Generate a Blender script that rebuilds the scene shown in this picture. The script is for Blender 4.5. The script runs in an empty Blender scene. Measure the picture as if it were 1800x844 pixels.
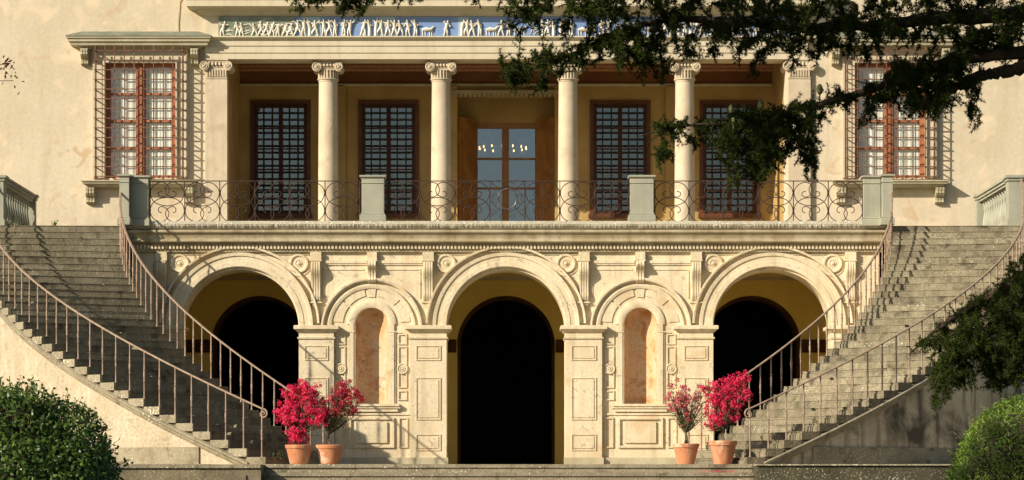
import bpy, math, random
import numpy as np
from math import sin, cos, tan, pi, radians, sqrt, atan2
from mathutils import Vector
from mathutils.geometry import tessellate_polygon

# ------------------------------------------------------------------ camera, light, exposure
SC = bpy.context.scene
COL = SC.collection
D = 70.0
CZ = -0.472
cam = bpy.data.cameras.new('camera')
camo = bpy.data.objects.new('camera', cam)
COL.objects.link(camo)
camo.location = (0, -D, CZ)
camo.rotation_euler = (radians(90), 0, 0)
cam.sensor_width = 36
cam.lens = 5040 / 1800 * 36
cam.shift_x = (900 - 889.5) / 1800
cam.shift_y = (850 - 422) / 1800
cam.clip_start = 0.5
cam.clip_end = 600
SC.camera = camo

AZ, EL = 55.0, 27.0           # sun: degrees left of the facade normal, elevation
sdir = Vector((-sin(radians(AZ)) * cos(radians(EL)), -cos(radians(AZ)) * cos(radians(EL)), sin(radians(EL))))
world = bpy.data.worlds.new("World")
SC.world = world
world.use_nodes = True
wn = world.node_tree.nodes
sky = wn.new('ShaderNodeTexSky')
sky.sky_type = 'NISHITA'
sky.sun_disc = False
sky.sun_elevation = radians(EL)
sky.sun_rotation = atan2(sdir.x, sdir.y)
sky.air_density = 1.0
sky.dust_density = 1.6
sky.ozone_density = 1.0
wn['Background'].inputs['Strength'].default_value = 0.07
world.node_tree.links.new(sky.outputs[0], wn['Background'].inputs[0])
sl = bpy.data.lights.new('sun', 'SUN')
sl.energy = 5.0
sl.angle = radians(0.5)
sl.color = (1.0, 0.90, 0.75)
so = bpy.data.objects.new('sun', sl)
COL.objects.link(so)
so.rotation_euler = (-sdir).to_track_quat('-Z', 'Y').to_euler()
so.location = (-30, -40, 30)
SC.view_settings.view_transform = 'Standard'
SC.view_settings.look = 'None'
SC.view_settings.exposure = 0.49
SC.view_settings.gamma = 1.0
SC.cycles.max_bounces = 8
SC.cycles.transparent_max_bounces = 12

# ------------------------------------------------------------------ helpers
def PX(px, Y): return (px - 889.5) * (D + Y) / 5040
def PZ(py, Y): return CZ + (850 - py) * (D + Y) / 5040

def wpos(o):
    v = Vector((0, 0, 0))
    while o:
        v += o.location
        o = o.parent
    return v

def thing(name, label, cat, loc=(0, 0, 0), group=None):
    o = bpy.data.objects.new(name, None)
    o.empty_display_size = 0.2
    COL.objects.link(o)
    o.location = loc
    o['label'] = label
    o['category'] = cat
    if group: o['group'] = group
    return o

def tag(o, label=None, cat=None, group=None, kind=None):
    if label: o['label'] = label
    if cat: o['category'] = cat
    if group: o['group'] = group
    if kind: o['kind'] = kind
    return o

def copy_tree(o, parent=None):
    c = o.copy()
    COL.objects.link(c)
    c.parent = parent
    for ch in list(o.children):
        copy_tree(ch, c)
    return c

class MB:
    def __init__(s):
        s.v = []; s.f = []
    def add(s, vs, fs):
        n = len(s.v)
        s.v += [tuple(v) for v in vs]
        s.f += [tuple(i + n for i in f) for f in fs]
    def box(s, x0, x1, y0, y1, z0, z1):
        if x0 > x1: x0, x1 = x1, x0
        if y0 > y1: y0, y1 = y1, y0
        if z0 > z1: z0, z1 = z1, z0
        s.add([(x0,y0,z0),(x1,y0,z0),(x1,y1,z0),(x0,y1,z0),(x0,y0,z1),(x1,y0,z1),(x1,y1,z1),(x0,y1,z1)],
              [(0,3,2,1),(4,5,6,7),(0,1,5,4),(1,2,6,5),(2,3,7,6),(3,0,4,7)])
    def prismY(s, poly, y0, y1, holes=()):
        loops = [list(poly)] + [list(h) for h in holes]
        tri = tessellate_polygon([[Vector((p[0], p[1], 0)) for p in l] for l in loops])
        flat = [p for l in loops for p in l]
        n = len(flat)
        vs = [(p[0], y0, p[1]) for p in flat] + [(p[0], y1, p[1]) for p in flat]
        fs = []
        for a, b, c in tri:
            ar = (flat[b][0]-flat[a][0])*(flat[c][1]-flat[a][1])-(flat[c][0]-flat[a][0])*(flat[b][1]-flat[a][1])
            if ar < 0: b, c = c, b
            fs += [(a, b, c), (a+n, c+n, b+n)]
        k = 0
        for li, l in enumerate(loops):
            ar = sum(l[i][0]*l[(i+1) % len(l)][1]-l[(i+1) % len(l)][0]*l[i][1] for i in range(len(l)))
            for i in range(len(l)):
                a, b = k+i, k+(i+1) % len(l)
                q = (a, a+n, b+n, b)
                if (ar < 0) != (li > 0): q = q[::-1]
                fs.append(q)
            k += len(l)
        s.add(vs, fs)
    def prismX(s, prof, x0, x1):          # prof: list of (y,z)
        n = len(prof)
        tri = tessellate_polygon([[Vector((p[0], p[1], 0)) for p in prof]])
        vs = [(x0, p[0], p[1]) for p in prof] + [(x1, p[0], p[1]) for p in prof]
        fs = []
        for a, b, c in tri:
            ar = (prof[b][0]-prof[a][0])*(prof[c][1]-prof[a][1])-(prof[c][0]-prof[a][0])*(prof[b][1]-prof[a][1])
            if ar < 0: b, c = c, b
            fs += [(a, c, b), (a+n, b+n, c+n)]
        ar = sum(prof[i][0]*prof[(i+1) % n][1]-prof[(i+1) % n][0]*prof[i][1] for i in range(n))
        for i in range(n):
            a, b = i, (i+1) % n
            q = (a, b, b+n, a+n)
            fs.append(q if ar > 0 else q[::-1])
        s.add(vs, fs)
    def ucornice(s, x0, x1, yf, yb, prof):   # prof (projection, z) from bottom to top, mitred round three sides
        n = len(prof)
        vs = []
        for p, z in prof: vs += [(x0-p, yb, z), (x0-p, yf-p, z), (x1+p, yf-p, z), (x1+p, yb, z)]
        fs = []
        for i in range(n-1):
            for k in range(3):
                a = i*4+k
                fs.append((a, a+1, a+5, a+4))
        fs.append((3, 2, 1, 0)); t = (n-1)*4
        fs.append((t, t+1, t+2, t+3))
        for k in range(n-1):
            fs.append((k*4, k*4+4, (k+1)*4+3, k*4+3))
        s.add(vs, fs)
    def lathe(s, cx, cy, prof, seg=16, a0=0, a1=2*pi, axis='z', cz=0):
        full = abs(a1-a0-2*pi) < 1e-6
        m = seg if full else seg+1
        vs = []
        for r, z in prof:
            for k in range(m):
                a = a0+(a1-a0)*k/seg
                if axis == 'z': vs.append((cx+r*cos(a), cy+r*sin(a), z))
                else: vs.append((cx+r*cos(a), z, cz+r*sin(a)))
        fs = []
        for i in range(len(prof)-1):
            for k in range(seg):
                a = i*m+k; b = i*m+(k+1) % m
                q = (a, b, b+m, a+m)
                fs.append(q if axis == 'z' else q[::-1])
        if full:
            c0 = tuple(range(m)); c1 = tuple(range((len(prof)-1)*m, len(prof)*m))
            if axis == 'z': c0 = c0[::-1]
            else: c1 = c1[::-1]
            if prof[0][0] > 1e-5: fs.append(c0)
            if prof[-1][0] > 1e-5: fs.append(c1)
        s.add(vs, fs)
    def arc(s, cx, cz, prof, a0, a1, seg):   # closed profile (r,y) swept about the Y axis
        n = len(prof)
        vs = []
        for k in range(seg+1):
            a = a0+(a1-a0)*k/seg
            for r, y in prof: vs.append((cx+r*cos(a), y, cz+r*sin(a)))
        fs = []
        for k in range(seg):
            for i in range(n):
                a = k*n+i; b = k*n+(i+1) % n
                fs.append((a, b, b+n, a+n))
        fs.append(tuple(range(n))[::-1]); fs.append(tuple(range(seg*n, seg*n+n)))
        s.add(vs, fs)
    def tube(s, pts, r, seg=6, cap=True):
        pts = [Vector(p) for p in pts]
        n = len(pts)
        rs = r if isinstance(r, (list, tuple)) else [r]*n
        up = None
        vs = []
        for i, p in enumerate(pts):
            d = (pts[min(i+1, n-1)]-pts[max(i-1, 0)])
            if d.length < 1e-9: d = Vector((0, 0, 1))
            d.normalize()
            if up is None:
                up = Vector((0, 0, 1)) if abs(d.z) < 0.9 else Vector((1, 0, 0))
            u = d.cross(up)
            if u.length < 1e-6: u = d.cross(Vector((0.3, 1, 0.1)))
            u.normalize(); w = u.cross(d).normalized(); up = w
            for k in range(seg):
                a = 2*pi*k/seg
                vs.append(p+(u*cos(a)+w*sin(a))*rs[i])
        fs = []
        for i in range(n-1):
            for k in range(seg):
                a = i*seg+k; b = i*seg+(k+1) % seg
                fs.append((a, b, b+seg, a+seg))
        if cap:
            fs.append(tuple(range(seg))[::-1]); fs.append(tuple(range((n-1)*seg, n*seg)))
        s.add(vs, fs)
    def build(s, name, mat, parent=None, smooth=None, loc=None):
        me = bpy.data.meshes.new(name)
        if parent is None and loc is None:
            a = np.array(s.v)
            loc = ((a[:,0].min()+a[:,0].max())/2, (a[:,1].min()+a[:,1].max())/2, a[:,2].min())
        if parent is None:
            off = Vector(loc)
        else:
            off = wpos(parent)
        me.from_pydata([(v[0]-off.x, v[1]-off.y, v[2]-off.z) for v in s.v], [], s.f)
        me.materials.append(mat)
        if smooth is not None:
            me.polygons.foreach_set('use_smooth', [True]*len(me.polygons))
            me.set_sharp_from_angle(angle=radians(smooth))
        me.update()
        o = bpy.data.objects.new(name, me)
        COL.objects.link(o)
        if parent: o.parent = parent
        else: o.location = loc
        return o

def np_mesh(name, V, F, mat, parent):
    """V (n,3) world, F (m,k) uniform face size"""
    off = wpos(parent)
    V = V-np.array(off)
    me = bpy.data.meshes.new(name)
    me.vertices.add(len(V)); me.vertices.foreach_set('co', V.astype(np.float32).ravel())
    m, k = F.shape
    me.loops.add(m*k); me.loops.foreach_set('vertex_index', F.astype(np.int32).ravel())
    me.polygons.add(m)
    me.polygons.foreach_set('loop_start', np.arange(0, m*k, k, dtype=np.int32))
    me.materials.append(mat)
    me.update(calc_edges=True)
    me.validate()
    o = bpy.data.objects.new(name, me)
    COL.objects.link(o)
    o.parent = parent
    return o

# ------------------------------------------------------------------ materials
def lin(h):
    h = h.lstrip('#')
    c = [int(h[i:i+2], 16)/255 for i in (0, 2, 4)]
    return tuple(((x+.055)/1.055)**2.4 if x > .04 else x/12.92 for x in c)

def mat(name, c, c2=None, scale=1.2, rough=.85, bump=.15, bscale=25, streak=None, streak_amt=.5, spots=None,
        spot_scale=30, spot_th=.62, fine=.12, spec=.25, dirt=None, dirt_th=.58, dirt_scale=.8, metal=0, objrand=0, blotch=None):
    m = bpy.data.materials.new(name)
    m.use_nodes = True
    nt = m.node_tree; N = nt.nodes; L = nt.links
    b = N['Principled BSDF']
    b.inputs['Roughness'].default_value = rough
    b.inputs['Specular IOR Level'].default_value = spec
    b.inputs['Metallic'].default_value = metal
    geo = N.new('ShaderNodeNewGeometry')
    def noise(sc, det=4, vec=None, dist=0):
        n = N.new('ShaderNodeTexNoise')
        n.inputs['Scale'].default_value = sc
        n.inputs['Detail'].default_value = det
        n.inputs['Distortion'].default_value = dist
        L.new(vec or geo.outputs['Position'], n.inputs['Vector'])
        return n.outputs['Fac']
    def ramp(f, a, bb):
        r = N.new('ShaderNodeMapRange')
        r.inputs['From Min'].default_value = a; r.inputs['From Max'].default_value = bb
        L.new(f, r.inputs['Value'])
        return r.outputs[0]
    def mixc(fac, A, B, mode='MIX'):
        x = N.new('ShaderNodeMix'); x.data_type = 'RGBA'; x.blend_type = mode
        if isinstance(fac, float): x.inputs[0].default_value = fac
        else: L.new(fac, x.inputs[0])
        for i, v in ((6, A), (7, B)):
            if isinstance(v, tuple): x.inputs[i].default_value = (*v[:3], 1)
            else: L.new(v, x.inputs[i])
        return x.outputs[2]
    c2 = c2 or tuple(x*.8 for x in c)
    col = mixc(ramp(noise(scale, 5, dist=.4), .35, .65), c, c2)
    if fine:
        f = ramp(noise(bscale*1.3, 3), .25, .75)
        g = mixc(f, tuple([1-fine*1.6]*3), tuple([1+fine]*3))
        col = mixc(1.0, col, g, 'MULTIPLY')
    if streak:
        mp = N.new('ShaderNodeMapping'); mp.inputs['Scale'].default_value = (3.2, 3.2, .35)
        L.new(geo.outputs['Position'], mp.inputs['Vector'])
        f = ramp(noise(1.6, 5, mp.outputs[0]), .5, .72)
        k = N.new('ShaderNodeMath'); k.operation = 'MULTIPLY'; k.inputs[1].default_value = streak_amt
        L.new(f, k.inputs[0])
        col = mixc(k.outputs[0], col, streak)
    if dirt:
        f = ramp(noise(dirt_scale, 8, dist=.6), dirt_th, dirt_th+.13)
        col = mixc(f, col, dirt)
    if blotch:
        f = ramp(noise(blotch[1], 9, dist=1.2), blotch[2], blotch[2]+.10)
        f2 = ramp(noise(blotch[1]*.23, 2), .42, .58)
        k = N.new('ShaderNodeMath'); k.operation = 'MULTIPLY'; L.new(f, k.inputs[0]); L.new(f2, k.inputs[1])
        col = mixc(k.outputs[0], col, blotch[0])
    if objrand:
        oi = N.new('ShaderNodeObjectInfo')
        v = ramp(oi.outputs['Random'], 0, 1)
        g = mixc(v, tuple([1-objrand]*3), tuple([1+objrand]*3))
        col = mixc(1.0, col, g, 'MULTIPLY')
    if spots:
        f = ramp(noise(spot_scale, 3), spot_th, spot_th+.05)
        f2 = ramp(noise(1.3, 3), .42, .6)
        if objrand:
            k0 = N.new('ShaderNodeMath'); k0.operation = 'MULTIPLY_ADD'; k0.inputs[1].default_value = .085; k0.inputs[2].default_value = 0
            pw = N.new('ShaderNodeMath'); pw.operation = 'POWER'; pw.inputs[1].default_value = 5; L.new(oi.outputs['Random'], pw.inputs[0])
            L.new(pw.outputs[0], k0.inputs[0])
            ad = N.new('ShaderNodeMath'); ad.operation = 'ADD'; L.new(noise(spot_scale, 3), ad.inputs[0]); L.new(k0.outputs[0], ad.inputs[1])
            f = ramp(ad.outputs[0], spot_th, spot_th+.05)
        k = N.new('ShaderNodeMath'); k.operation = 'MULTIPLY'
        L.new(f, k.inputs[0]); L.new(f2, k.inputs[1])
        col = mixc(k.outputs[0], col, spots)
    L.new(col, b.inputs['Base Color'])
    if bump:
        bp = N.new('ShaderNodeBump'); bp.inputs['Strength'].default_value = bump; bp.inputs['Distance'].default_value = .02
        L.new(noise(bscale, 6), bp.inputs['Height'])
        L.new(bp.outputs[0], b.inputs['Normal'])
    return m

M = {}
M['stucco'] = mat('facade_stucco', (.595, .515, .375), (.525, .445, .31), .55, .9, .25, 9, blotch=((.50, .38, .24), 2.2, .56), streak=(.46, .37, .25), streak_amt=.42, fine=.05, dirt=(.65, .53, .37), dirt_th=.54, dirt_scale=1.6)
M['lime'] = mat('cream_limestone', (.70, .60, .415), (.61, .51, .335), .9, .85, .25, 18, streak=(.38, .30, .19), streak_amt=.5, fine=.10, dirt=(.54, .41, .24), dirt_th=.57, dirt_scale=1.4, blotch=((.40, .34, .24), 7, .57))
M['limetop'] = mat('weathered_cornice_stone', (.47, .41, .28), (.35, .28, .17), 2.2, .9, .3, 20, streak=(.18, .13, .07), streak_amt=.6, fine=.1)
M['trim'] = mat('pale_entablature_stone', (.58, .51, .365), (.52, .45, .315), 1.2, .85, .15, 20, streak=(.38, .30, .18), streak_amt=.35, fine=.05)
M['column'] = mat('column_stone', (.57, .48, .345), (.49, .405, .28), 1.6, .85, .2, 30, streak=(.36, .29, .20), streak_amt=.45, fine=.08, dirt=(.44, .35, .24), dirt_th=.55, dirt_scale=2.1)
M['greystone'] = mat('grey_serena_stone', (.36, .35, .26), (.29, .29, .225), 1.5, .8, .2, 30, streak=(.22, .22, .17), streak_amt=.4, fine=.06)
M['sill'] = mat('window_sill_stone', (.46, .41, .28), (.38, .33, .21), 2, .8, .2, 25, fine=.06, streak=(.2, .16, .1), streak_amt=.3)
M['coping'] = mat('rough_coping_stone', (.52, .48, .37), (.44, .40, .30), 4, .95, .6, 30, fine=.15, spots=(.75, .70, .6), spot_scale=22, spot_th=.58, dirt=(.28, .23, .16), dirt_th=.62, dirt_scale=6)
M['step'] = mat('worn_step_stone', (.265, .230, .150), (.19, .162, .102), 1.8, .9, .6, 24, fine=.25, spots=(.52, .49, .40), spot_scale=30, spot_th=.65, dirt=(.085, .068, .042), dirt_th=.56, dirt_scale=2.2, objrand=.16, streak=(.10, .085, .055), streak_amt=.75)
M['stepedge'] = mat('step_end_stone', (.30, .26, .175), (.22, .185, .12), 2.6, .9, .5, 24, fine=.18, objrand=.08, dirt=(.13, .105, .065), dirt_th=.56, dirt_scale=3, spots=(.6, .55, .42), spot_scale=24, spot_th=.62)
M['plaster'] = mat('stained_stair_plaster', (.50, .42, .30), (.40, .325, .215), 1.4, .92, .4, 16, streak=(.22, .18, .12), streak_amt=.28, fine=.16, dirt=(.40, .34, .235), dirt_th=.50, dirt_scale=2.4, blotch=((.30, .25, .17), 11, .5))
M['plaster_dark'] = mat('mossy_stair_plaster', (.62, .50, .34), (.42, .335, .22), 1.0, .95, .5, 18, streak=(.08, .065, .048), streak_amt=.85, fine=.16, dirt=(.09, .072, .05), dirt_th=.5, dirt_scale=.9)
M['plinth'] = mat('mossy_plinth_shaded_end_stone', (.22, .18, .115), (.12, .10, .06), 1.6, .95, .6, 20, fine=.22, streak=(.05, .045, .03), streak_amt=.6, spots=(.5, .46, .35), spot_scale=28, spot_th=.62)
M['niche'] = mat('ochre_niche_plaster', (.60, .36, .17), (.54, .42, .28), 2.4, .9, .3, 14, fine=.12, dirt=(.44, .21, .08), dirt_th=.52, dirt_scale=2.8, streak=(.62, .48, .35), streak_amt=.6, blotch=((.30, .20, .12), 9, .55))
M['yellow'] = mat('ochre_portico_plaster', (.84, .65, .20), (.76, .57, .16), .8, .9, .1, 12, fine=.04)
M['brownband'] = mat('brown_portico_band', (.10, .045, .015), (.07, .03, .01), 2, .9, .1, 12)
M['loggia'] = mat('loggia_ochre_plaster', (.46, .315, .12), (.37, .24, .085), 1.0, .9, .1, 12, fine=.05)
M['loggiatop'] = mat('loggia_red_brown_plaster', (.22, .10, .04), (.17, .07, .03), 1.0, .9, .1, 12, fine=.05)
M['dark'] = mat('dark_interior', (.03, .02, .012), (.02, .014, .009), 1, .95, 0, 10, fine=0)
M['redwood'] = mat('red_brown_window_paint', (.40, .155, .07), (.30, .10, .045), 6, .55, .2, 40, fine=.15, streak=(.45, .2, .1), streak_amt=.4)
M['doorwood'] = mat('varnished_door_wood', (.42, .20, .055), (.28, .12, .03), 3, .4, .15, 50, fine=.15, spec=.4)
M['darkwood'] = mat('dark_window_wood', (.14, .05, .022), (.09, .035, .016), 4, .5, .1, 40, fine=.1)
M['iron'] = mat('dark_wrought_iron', (.03, .018, .013), (.06, .03, .02), 12, .6, .1, 60, fine=.2)
M['ironrust'] = mat('rusty_window_iron', (.21, .10, .058), (.12, .055, .035), 10, .7, .1, 60, fine=.2)
M['rail'] = mat('faded_pink_brown_rail_paint', (.35, .25, .175), (.25, .175, .12), 9, .6, .15, 60, fine=.15, dirt=(.13, .07, .05), dirt_th=.62, dirt_scale=12)
M['terra'] = mat('terracotta', (.52, .21, .10), (.42, .16, .075), 3, .9, .3, 30, fine=.12, streak=(.62, .42, .28), streak_amt=.6, dirt=(.60, .40, .27), dirt_th=.54, dirt_scale=3, objrand=.1)
M['soil'] = mat('potting_soil', (.05, .03, .018), None, 10, .95, .5, 40)
M['bark'] = mat('cedar_bark', (.055, .038, .026), (.03, .02, .014), 9, .95, .8, 30, fine=.2)
M['twig'] = mat('pale_twig_bark', (.16, .11, .07), (.10, .07, .045), 20, .9, .3, 60)
M['relief'] = mat('white_glazed_relief', (.72, .68, .58), (.60, .55, .44), 8, .35, .1, 40, spec=.5, dirt=(.46, .42, .28), dirt_th=.6, dirt_scale=5)
M['roof'] = mat('hood_roof_slate', (.22, .23, .17), (.16, .17, .12), 3, .85, .2, 20)
M['lawn'] = mat('mown_grass', (.055, .095, .022), (.035, .065, .016), .7, .95, .6, 60, fine=.25)
M['gravel'] = mat('landing_paving', (.46, .41, .29), (.38, .335, .235), 1.2, .95, .4, 20, fine=.15)
M['curtain'] = mat('white_linen_curtain', (.86, .84, .74), (.80, .78, .68), 3, .9, 0, 20, fine=.03)
M['plinth_shaded'] = mat('shade_darkened_wall_stone', (.085, .075, .045), (.04, .035, .02), 1.6, .95, .6, 20, fine=.25, spots=(.36, .34, .24), spot_scale=26, spot_th=.60)  # darkened beyond its moss tone to hold tree shade in the colour
M['cone'] = mat('green_cedar_cone', (.14, .145, .06), (.08, .085, .035), 60, .7, .3, 80)
M['tile'] = mat('terracotta_roof_tile', (.35, .15, .08), (.25, .11, .06), 3, .9, .3, 20)

def leafmat(name, c, c2, rough=.5, trans=.35, scale=6, spec=.4):
    m = bpy.data.materials.new(name); m.use_nodes = True
    nt = m.node_tree; N = nt.nodes; L = nt.links
    b = N['Principled BSDF']; out = N['Material Output']
    b.inputs['Roughness'].default_value = rough
    b.inputs['Specular IOR Level'].default_value = spec
    geo = N.new('ShaderNodeNewGeometry')
    n = N.new('ShaderNodeTexNoise'); n.inputs['Scale'].default_value = scale; n.inputs['Detail'].default_value = 3
    L.new(geo.outputs['Position'], n.inputs['Vector'])
    add = N.new('ShaderNodeMath'); add.operation = 'ADD'
    s = N.new('ShaderNodeMath'); s.operation = 'MULTIPLY'; s.inputs[1].default_value = .6
    L.new(geo.outputs['Random Per Island'], s.inputs[0])
    L.new(n.outputs['Fac'], add.inputs[0]); L.new(s.outputs[0], add.inputs[1])
    r = N.new('ShaderNodeMapRange'); r.inputs['From Min'].default_value = .45; r.inputs['From Max'].default_value = 1.1
    L.new(add.outputs[0], r.inputs['Value'])
    x = N.new('ShaderNodeMix'); x.data_type = 'RGBA'
    x.inputs[6].default_value = (*c, 1); x.inputs[7].default_value = (*c2, 1)
    L.new(r.outputs[0], x.inputs[0])
    L.new(x.outputs[2], b.inputs['Base Color'])
    t = N.new('ShaderNodeBsdfTranslucent'); L.new(x.outputs[2], t.inputs['Color'])
    ms = N.new('ShaderNodeMixShader'); ms.inputs[0].default_value = trans
    L.new(b.outputs[0], ms.inputs[1]); L.new(t.outputs[0], ms.inputs[2]); L.new(ms.outputs[0], out.inputs['Surface'])
    return m
M['needle'] = leafmat('cedar_needle', (.009, .014, .004), (.056, .080, .012), .9, .2, spec=.08)
M['box'] = leafmat('glossy_shrub_leaf', (.045, .095, .014), (.13, .20, .035), .42, .35, spec=.45)
M['box2'] = leafmat('boxwood_leaf', (.075, .15, .015), (.19, .27, .035), .45, .35, spec=.4)
M['petal'] = leafmat('magenta_bract', (.66, .014, .07), (.90, .06, .19), .6, .4, 9)
M['petal2'] = leafmat('dusty_red_bract', (.45, .02, .05), (.62, .06, .10), .6, .4, 9)
M['petal3'] = leafmat('pale_pink_bract', (.55, .06, .10), (.72, .20, .22), .6, .4, 9)
M['boug'] = leafmat('bougainvillea_leaf', (.06, .11, .025), (.13, .17, .045), .5, .3)
M['redleaf'] = leafmat('dark_red_leaf', (.07, .018, .012), (.15, .03, .02), .5, .3)
M['weed'] = leafmat('weed_leaf', (.07, .11, .03), (.16, .17, .05), .6, .3)

def glassmat(name, tint, gl, tr):
    m = bpy.data.materials.new(name); m.use_nodes = True
    N = m.node_tree.nodes; L = m.node_tree.links
    out = N['Material Output']; N.remove(N['Principled BSDF'])
    g = N.new('ShaderNodeBsdfGlossy'); g.inputs['Roughness'].default_value = .02; g.inputs['Color'].default_value = (*tint, 1)
    t = N.new('ShaderNodeBsdfTransparent'); t.inputs['Color'].default_value = (*tr, 1)
    # slight waviness of old panes
    geo = N.new('ShaderNodeNewGeometry'); n = N.new('ShaderNodeTexNoise'); n.inputs['Scale'].default_value = 2.5
    L.new(geo.outputs['Position'], n.inputs['Vector'])
    bp = N.new('ShaderNodeBump'); bp.inputs['Strength'].default_value = .25; bp.inputs['Distance'].default_value = .02
    L.new(n.outputs['Fac'], bp.inputs['Height']); L.new(bp.outputs[0], g.inputs['Normal'])
    mx = N.new('ShaderNodeMixShader'); mx.inputs[0].default_value = gl
    L.new(t.outputs[0], mx.inputs[1]); L.new(g.outputs[0], mx.inputs[2]); L.new(mx.outputs[0], out.inputs['Surface'])
    return m
M['glass'] = glassmat('window_glass', (.55, .60, .58), .22, (.5, .5, .5))
M['glassdoor'] = glassmat('door_glass', (.55, .62, .68), .34, (.6, .6, .6))
M['glassclear'] = glassmat('clear_window_glass', (1, 1, 1), .05, (.95, .96, .95))
def emis(name, c, s):
    m = bpy.data.materials.new(name); m.use_nodes = True
    b = m.node_tree.nodes['Principled BSDF']
    b.inputs['Emission Color'].default_value = (*c, 1); b.inputs['Emission Strength'].default_value = s
    return m
M['bulb'] = emis('warm_candle_bulb', (1, .55, .2), 14)
def majolica():
    m = mat('blue_majolica', (.13, .20, .42), (.20, .30, .50), .5, .3, .05, 30, fine=.05, spec=.5)
    return m
M['majolica'] = majolica()
M['majolica2'] = mat('pale_blue_majolica', (.30, .42, .52), (.36, .47, .52), 1, .3, .05, 30, fine=.05, spec=.5)
M['majolica3'] = mat('grey_green_majolica', (.13, .17, .12), (.24, .26, .17), 5, .3, .3, 14, fine=.2, spec=.5)
M['white_iron'] = mat('polished_pale_iron', (.22, .19, .18), (.07, .055, .05), 14, .3, 0, 20, metal=.5)

# ------------------------------------------------------------------ setting: ground
g = MB(); g.box(-140, 140, -110, 60, -2.6, -2.1)
tag(g.build('lawn', M['lawn']), kind='structure')
LZ = -0.078
g = MB(); g.box(-14.6, 14.6, -11.15, 5.75, -2.095, LZ)
tag(g.build('landing_pavement', M['gravel']), kind='structure')

# ------------------------------------------------------------------ VILLA
FY = 5.8
villa = thing('villa', 'cream stuccoed villa with columned loggia and barred windows above the terrace', 'villa', (0, FY, -2.1))

def F(px): return PX(px, FY)
def FZ(py): return PZ(py, FY)
LX = 7.41
wl, wr = F(247), F(1564)
ww, wz0, wz1 = .93, FZ(313), FZ(111)
m = MB()
holes = [[(c-ww, wz0), (c+ww, wz0), (c+ww, wz1), (c-ww, wz1)] for c in (wl, wr)]
m.prismY([(-19, 4.9), (19, 4.9), (19, 15.5), (-19, 15.5)], FY, FY+.7,
         holes+[[(-LX, 5.2), (LX, 5.2), (LX, FZ(105)), (-LX, FZ(105))]])
m.build('wall', M['stucco'], villa)
# portico back wall with three arched openings
def arch_poly(cx, r, zs, zb, seg=32):
    return [(cx-r, zb)]+[(cx+r*cos(pi-pi*k/seg), zs+r*sin(pi*k/seg)) for k in range(seg+1)]+[(cx+r, zb)]
RS = PZ(606, FY)
m = MB()
m.prismY([(-19, -2.1), (19, -2.1), (19, 4.898), (-19, 4.898)], FY, FY+1.0, [arch_poly(c, 1.29, RS, LZ+.0) for c in (-6.5, 0, 6.5)])
m.build('portico_back_wall', M['yellow'], villa)
zt, zb = PZ(597, FY), PZ(620, FY)
for a, b_ in ((-9.1, -6.5-1.31), (-6.5+1.31, -1.31), (1.31, 6.5-1.31), (6.5+1.31, 9.1)):
    m = MB(); m.box(a, b_, FY-.04, FY-.002, zb, zt)
    m.build('impost_band', M['brownband'], villa)
for c in (-6.5, 0, 6.5):
    m = MB()
    m.arc(c, RS, [(1.285, FY-.02), (1.21, FY+.1), (1.21, FY+.9), (1.285, FY+.9)], 0, pi, 32)
    m.box(c-1.285, c-1.21, FY+.1, FY+.9, LZ, RS); m.box(c+1.21, c+1.285, FY+.1, FY+.9, LZ, RS)
    m.build('opening_surround', M['brownband'], villa)
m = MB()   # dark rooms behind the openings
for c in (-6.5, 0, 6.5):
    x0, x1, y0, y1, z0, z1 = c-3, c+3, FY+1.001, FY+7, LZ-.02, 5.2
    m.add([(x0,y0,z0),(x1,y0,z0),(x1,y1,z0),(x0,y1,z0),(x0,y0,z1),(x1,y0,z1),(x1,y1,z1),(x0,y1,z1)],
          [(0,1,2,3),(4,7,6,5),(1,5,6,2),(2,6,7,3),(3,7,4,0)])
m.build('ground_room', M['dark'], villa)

# loggia interior
BY = 9.8
def B(px): return PX(px, BY)
def BZ(py): return PZ(py, BY)
lw = [(B(447), B(540)), (B(636), B(730)), (B(1043), B(1137)), (B(1236), B(1329))]
lz0, lz1 = BZ(376), BZ(183)
dx0, dx1 = B(800), B(980)
dzt = BZ(166)
m = MB()
m.prismY([(-LX, 5.75), (LX, 5.75), (LX, 11.6), (-LX, 11.6)], BY, BY+.5,
         [[(a, lz0), (b_, lz0), (b_, lz1), (a, lz1)] for a, b_ in lw]+[[(dx0, 5.8), (dx1, 5.8), (dx1, dzt), (dx0, dzt)]])
m.box(-LX-.5, -LX, FY+.702, BY+.5, 5.75, 11.6)
m.box(LX, LX+.5, FY+.702, BY+.5, 5.75, 11.6)
m.build('loggia_wall', M['loggia'], villa)
m = MB(); m.box(-LX-.5, LX+.5, FY+.702, BY+1.6, 11.602, 11.8)
m.box(-LX+.003, LX-.003, BY-.03, BY-.003, BZ(148), BZ(125))
m.build('loggia_ceiling', M['loggiatop'], villa)
m = MB()
m.box(-LX, LX, FY-.02, BY+2.5, 5.4, 5.79)
m.build('loggia_floor', M['gravel'], villa)
m = MB()
m.prismX([(BY-.002, BZ(152)), (BY-.05, BZ(152)), (BY-.10, BZ(149)), (BY-.10, BZ(148)), (BY-.002, BZ(148))], -LX+.01, LX-.01)
m.build('loggia_moulding', M['sill'], villa)
m = MB()
for k, (pa, pb, p) in enumerate(((126, 122, .12), (121, 115, .2), (114, 110, .3), (109, 106, .42))):
    m.box(-LX+.01, LX-.01, BY-p, BY-.031, BZ(pa), BZ(pb))
x = -LX+.1
while x < LX-.1:
    m.box(x, x+.06, BY-.26, BY-.2, BZ(120), BZ(116))
    m.box(x+.04, x+.13, BY-.36, BY-.3, BZ(113.5), BZ(110.5))
    x += .19
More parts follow.
